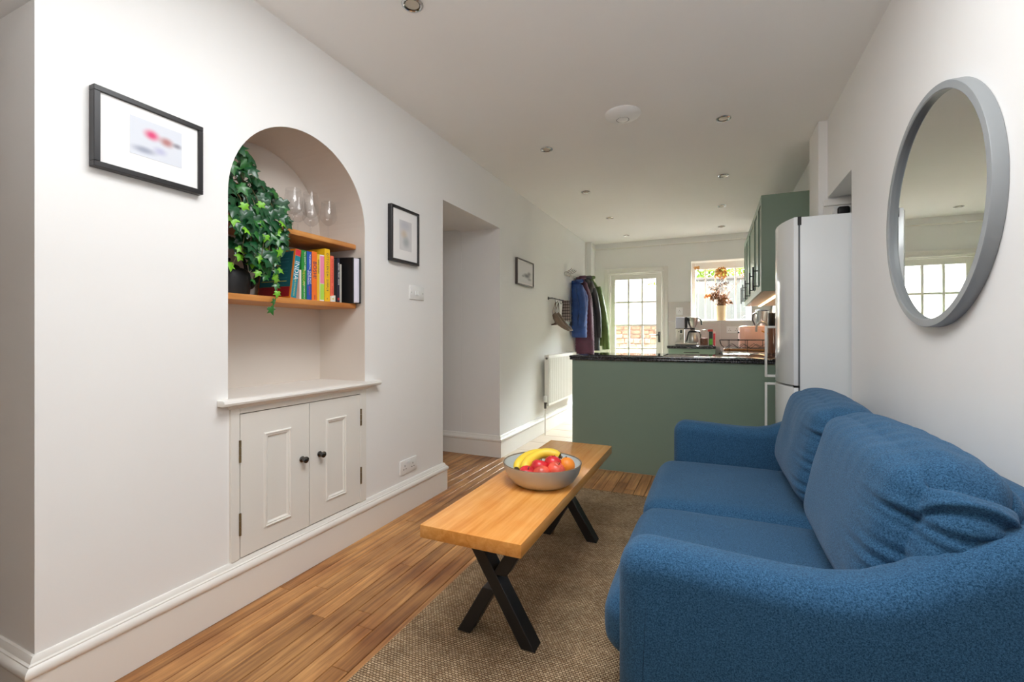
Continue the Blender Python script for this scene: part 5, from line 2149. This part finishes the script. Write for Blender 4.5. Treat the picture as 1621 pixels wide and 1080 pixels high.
def bar(bm, p, q, wx, wy):
    """box section between two points in the x-z plane with horizontal end cuts"""
    (x0, y, z0), (x1, _, z1) = p, q
    vs = [bm.verts.new(v) for v in ((x0-wx/2, y-wy/2, z0), (x0+wx/2, y-wy/2, z0), (x0+wx/2, y+wy/2, z0), (x0-wx/2, y+wy/2, z0),
                                    (x1-wx/2, y-wy/2, z1), (x1+wx/2, y-wy/2, z1), (x1+wx/2, y+wy/2, z1), (x1-wx/2, y+wy/2, z1))]
    fs = [bm.faces.new([vs[i] for i in q_]) for q_ in ((0, 3, 2, 1), (4, 5, 6, 7), (0, 1, 5, 4), (1, 2, 6, 5), (2, 3, 7, 6), (3, 0, 4, 7))]
    bmesh.ops.bevel(bm, geom=list({e for f in fs for e in f.edges}), offset=0.002, segments=1, affect='EDGES')


for yy in (1.455, 2.335):
    b = B()
    bar(b, (-0.572, yy, FZ), (-0.825, yy, 0.4195), 0.052, 0.060)
    part('leg', b, M['black_steel'], t, 30)
    b = B()
    bar(b, (-0.822, yy, FZ), (-0.720, yy, 0.19), 0.052, 0.058)
    bar(b, (-0.680, yy, 0.245), (-0.572, yy, 0.4195), 0.052, 0.058)
    part('leg', b, M['black_steel'], t, 30)
    b = B()
    box(b, -0.86, -0.535, yy-0.035, yy+0.035, 0.4155, 0.4202)
    part('mounting_plate', b, M['black_steel'], t, None)

# ------------------------------------------------------------------ bowl of fruit
bc = Vector((-0.655, 1.795, 0.4625))
t = thing('fruit_bowl', 'wide pale grey glazed stoneware bowl on the coffee table', 'bowl', bc)
M['glaze_out'] = mat('grey_glaze', (188, 182, 170), 0.3, var=0.06, vscale=9, bump=0.05, bscale=90)
M['glaze_in'] = mat('pale_blue_glaze', (196, 206, 208), 0.22, var=0.05, vscale=9)
b = B()
lathe(b, [(0, 0.0), (0.100, 0.0), (0.112, 0.004), (0.135, 0.022), (0.153, 0.050), (0.164, 0.086), (0.1645, 0.089)], bc, 56)
part('outside', b, M['glaze_out'], t, 40)
b = B()
lathe(b, [(0.1645, 0.089), (0.163, 0.0915), (0.160, 0.0905), (0.1585, 0.0875)], bc, 56)
part('rim', b, mat('bare_clay_rim', (120, 104, 84), 0.5), t, 40)
b = B()
lathe(b, [(0.1585, 0.0875), (0.148, 0.052), (0.130, 0.026), (0.108, 0.010), (0, 0.008)], bc, 56)
part('inside', b, M['glaze_in'], t, 40)
rr_ = Vector((0.94, 0.345, 0))
aa_ = Vector((-0.345, 0.94, 0))
M['banana'] = mat('banana_skin', (240, 206, 62), 0.45, var=0.1, vscale=14)
M['banana_tip'] = mat('banana_tip', (84, 66, 34), 0.7)


def banana(pts_, label, grn):
    P = [bc + rr_*p[0] + aa_*p[1] + Vector((0, 0, p[2])) for p in pts_]
    # Catmull-Rom resample
    out = []
    for i in range(len(P)-1):
        p0, p1, p2, p3 = P[max(i-1, 0)], P[i], P[i+1], P[min(i+2, len(P)-1)]
        for k in range(6):
            s_ = k/6
            out.append(0.5*((2*p1)+(p2-p0)*s_+(2*p0-5*p1+4*p2-p3)*s_**2+(3*p1-p0-3*p2+p3)*s_**3))
    out.append(P[-1])
    n = len(out)
    rad = []
    for i in range(n):
        s_ = i/(n-1)
        rad.append(0.0185*min(1, (s_/0.13)**0.6 if s_ > 0 else 0.3)*min(1, ((1-s_)/0.16)**0.6 if s_ < 1 else 0.25)+0.003)
    o_ = thing('banana', label, 'banana', out[n//2], 'bananas in the fruit bowl')
    bm = B()
    tube(bm, out[1:-2], rad[1:-2], 10)
    part('skin', bm, M['banana'], o_, 60)
    bm = B()
    tube(bm, out[-3:], [rad[-3], 0.0055, 0.0065], 8)
    part('stalk', bm, grn, o_, 60)
    bm = B()
    tube(bm, out[:2], [0.004, rad[1]], 8)
    part('tip', bm, M['banana_tip'], o_, 60)


banana([(-0.108, -0.015, 0.055), (-0.090, 0.040, 0.078), (-0.045, 0.085, 0.094), (0.010, 0.096, 0.096), (0.062, 0.086, 0.086)], 'back banana of the pair, along the far side of the fruit bowl', M['banana_tip'])
banana([(-0.078, -0.050, 0.062), (-0.055, 0.002, 0.088), (-0.008, 0.044, 0.108), (0.040, 0.050, 0.110), (0.084, 0.036, 0.096)], 'front banana of the pair, nearest the apples in the fruit bowl', M['banana_tip'])


def apple(pr, pa, pz, r, c, label, cat='apple', name='apple', group='apples in the fruit bowl'):
    c0 = bc + rr_*pr + aa_*pa + Vector((0, 0, pz))
    o_ = thing(name, label, cat, c0, group)
    bm = B()
    mt_ = Matrix.Translation(c0) @ Matrix.Rotation(rnd.uniform(-0.5, 0.5), 4, 'X') @ Matrix.Rotation(rnd.uniform(-0.5, 0.5), 4, 'Y')
    if cat == 'apple':
        lathe(bm, [(0, -0.80*r), (0.25*r, -0.88*r), (0.6*r, -0.76*r), (0.92*r, -0.3*r), (1.0*r, 0.1*r), (0.88*r, 0.55*r), (0.55*r, 0.82*r), (0.25*r, 0.84*r), (0.08*r, 0.68*r), (0, 0.62*r)], seg=24, mtx=mt_)
    else:
        lathe(bm, [(0, -r)] + [(r*math.sin(PI*i/12), -r*math.cos(PI*i/12)) for i in range(1, 12)] + [(0, 0.98*r)], seg=24, mtx=mt_)
    part('skin', bm, c, o_, 60)
    bm = B()
    tube(bm, [mt_ @ Vector((0, 0, (0.6 if cat == 'apple' else 0.97)*r)), mt_ @ Vector((0.003, 0, (1.05 if cat == 'apple' else 1.03)*r))], 0.0018 if cat == 'apple' else 0.004, 6)
    part('stalk', bm, M['banana_tip'], o_)
    return o_


M['apple_red'] = mat('red_apple_skin', (206, 44, 52), 0.25, var=0.35, vscale=22, stretch=(1, 1, 0.5))
M['apple_pink'] = mat('pink_apple_skin', (226, 92, 72), 0.25, var=0.3, vscale=24, stretch=(1, 1, 0.5))
M['orange_skin'] = mat('orange_peel', (242, 142, 44), 0.4, var=0.12, vscale=12, bump=0.3, bscale=220)
apple(-0.062, -0.072, 0.056, 0.035, M['apple_red'], 'red apple at the left front of the fruit bowl')
apple(-0.012, -0.040, 0.074, 0.036, M['apple_red'], 'red apple in the middle of the bowl touching the front banana')
apple(0.044, -0.014, 0.082, 0.037, M['apple_red'], 'deep red apple, highest of the apples in the bowl')
apple(-0.002, -0.082, 0.060, 0.036, M['apple_pink'], 'pinkish apple at the front centre of the fruit bowl')
apple(0.055, -0.058, 0.068, 0.037, M['apple_pink'], 'pinkish apple at the right front of the fruit bowl beside the orange')
apple(0.102, -0.004, 0.075, 0.034, M['orange_skin'], 'orange at the right side of the fruit bowl', 'orange', 'orange', None)

# ------------------------------------------------------------------ sofa
SY0, SY1 = 1.055, 2.865
t = thing('sofa', 'blue two seat fabric sofa with rounded arms against the right wall', 'sofa', (0.22, 1.96, 0))
b = B()
box(b, -0.185, 0.60, SY0+0.10, SY1-0.10, 0.085, 0.235, 0.03, 4)
part('base', b, M['sofa'], t, 40)
cr = [(0.648, 0.075), (-0.170, 0.075)]
cr += [(-0.206, 0.10)]
for i in range(9):
    a = PI - (PI/2)*i/8
    cr.append((-0.138+0.068*math.cos(a), 0.528+0.066*math.sin(a)))
cr += [(-0.05, 0.590), (0.05, 0.584), (0.15, 0.580), (0.22, 0.582), (0.28, 0.594), (0.34, 0.622), (0.40, 0.662), (0.46, 0.700), (0.52, 0.728), (0.58, 0.742), (0.648, 0.745)]
for (ya, yb) in ((SY0, SY0+0.145), (SY1-0.145, SY1)):
    b = B()
    prism(b, cr[::-1], 'y', ya, yb, 0.055, 6)
    part('arm', b, M['sofa'], t, 60)
b = B()
prism(b, [(0.50, 0.10), (0.655, 0.10), (0.655, 0.72), (0.64, 0.738), (0.60, 0.745), (0.56, 0.738), (0.53, 0.715), (0.515, 0.66)], 'y', SY0+0.06, SY1-0.06, 0.02, 3)
part('back', b, M['sofa'], t, 40)


def seat_disp(u, v, w):
    d = Vector((0, 0, 0))
    if w > 0:
        d.z += 0.022*(1-u*u)*(1-v**4)*w
    if u < 0:
        d.x -= 0.018*(1-v**6)*(-u)*(1-0.5*w*w)
    d.z += 0.003*noise.noise(Vector((u*2.2, v*2.2, w)))
    return d


for (ya, yb) in ((SY0+0.148, 1.958), (1.962, SY1-0.148)):
    b = B()
    puffy(b, (0.125, (ya+yb)/2, 0.300), (0.78, yb-ya, 0.168), 0.062, 22, seat_disp)
    part('seat_cushion', b, M['sofa'], t, 70)


def back_disp(seed, side):
    rs = random.Random(seed)
    # gathers where the side panel is sewn in: height, slope, width, depth, reach from the end
    creases = [(0.40, 0.05, 0.040, 0.013, 0.30), (0.22, -0.03, 0.035, 0.010, 0.34), (0.02, 0.04, 0.032, 0.008, 0.26),
               (-0.16, 0.02, 0.040, 0.011, 0.38), (-0.36, -0.03, 0.034, 0.009, 0.30), (-0.55, 0.03, 0.040, 0.011, 0.34), (-0.74, 0.0, 0.04, 0.008, 0.30)]

    def f(u, v, w):
        e = side*v
        bulge = (1-v**4)*(1-w**4)
        d = Vector((0, 0, 0))
        if u < 0:
            d.x -= 0.042*bulge*(-u)
        else:
            d.x += 0.012*bulge*u
        if w > 0:
            d.z += 0.008*(1-v**4)*(1-u*u)*w
            d.z -= 0.018*max(0, e)**4*w*w
            d.z -= 0.010*max(0, -e)**4*w*w
        cz_ = abs(v)**6*abs(w)**4
        d.z -= 0.02*cz_*(1 if w > 0 else -0.3)
        if e > 0:
            d.y += side*0.050*(1-(w-0.15)**2)*(1-u*u)*e*e*(1 if w > -0.2 else max(0, 1+(w+0.2)*1.6))
        amp = 0
        for (w0, sl, sg, am, rg_) in creases:
            win = math.exp(-((1-e)/rg_)**2)*(1-0.6*max(0, u))
            q = (w-w0-sl*u+0.02*math.sin(3*u+seed))/sg
            amp += 0.75*am*win*(-math.exp(-q*q)+0.45*math.exp(-(q-1.9)**2))
        # one deep fold where the top panel rolls over the side
        wf = 0.66-0.30*u*u
        win = math.exp(-((1-e)/0.16)**2)*(1-0.5*abs(u)**3)
        q = (w-wf)/0.055
        amp += 0.015*win*(-math.exp(-q*q)+0.5*math.exp(-(q-2.0)**2))
        amp += 0.0016*math.sin(v*31+2.5*w+3*u+seed)*max(0, w)**1.5*(1-abs(v)**3)
        amp += 0.0045*noise.noise(Vector((u*1.6+seed, v*2.6, w*2.0)))
        nn = Vector((u**3, v**5, w**3))
        if nn.length > 1e-6:
            nn.normalize()
        return d+nn*amp
    return f


tilt = Matrix.Rotation(R(13), 4, 'Y')
for (ya, yb, zc_, seed, side) in ((1.150, 1.925, 0.615, 3, -1), (1.940, 2.715, 0.612, 8, -1)):
    b = B()
    puffy(b, (0.432, (ya+yb)/2, zc_), (0.195, yb-ya-0.02, 0.43), 0.080, 64, back_disp(seed, side), tilt)
    part('back_cushion', b, M['sofa'], t, 80)
for xx_ in (-0.12, 0.55):
    for yy in (SY0+0.10, SY1-0.10):
        b = B()
        lathe(b, [(0, 0), (0.016, 0), (0.022, 0.086), (0, 0.086)], (xx_, yy, 0.0135 if xx_ < 0.45 else 0.0), 14)
        part('foot', b, M['black'], t)
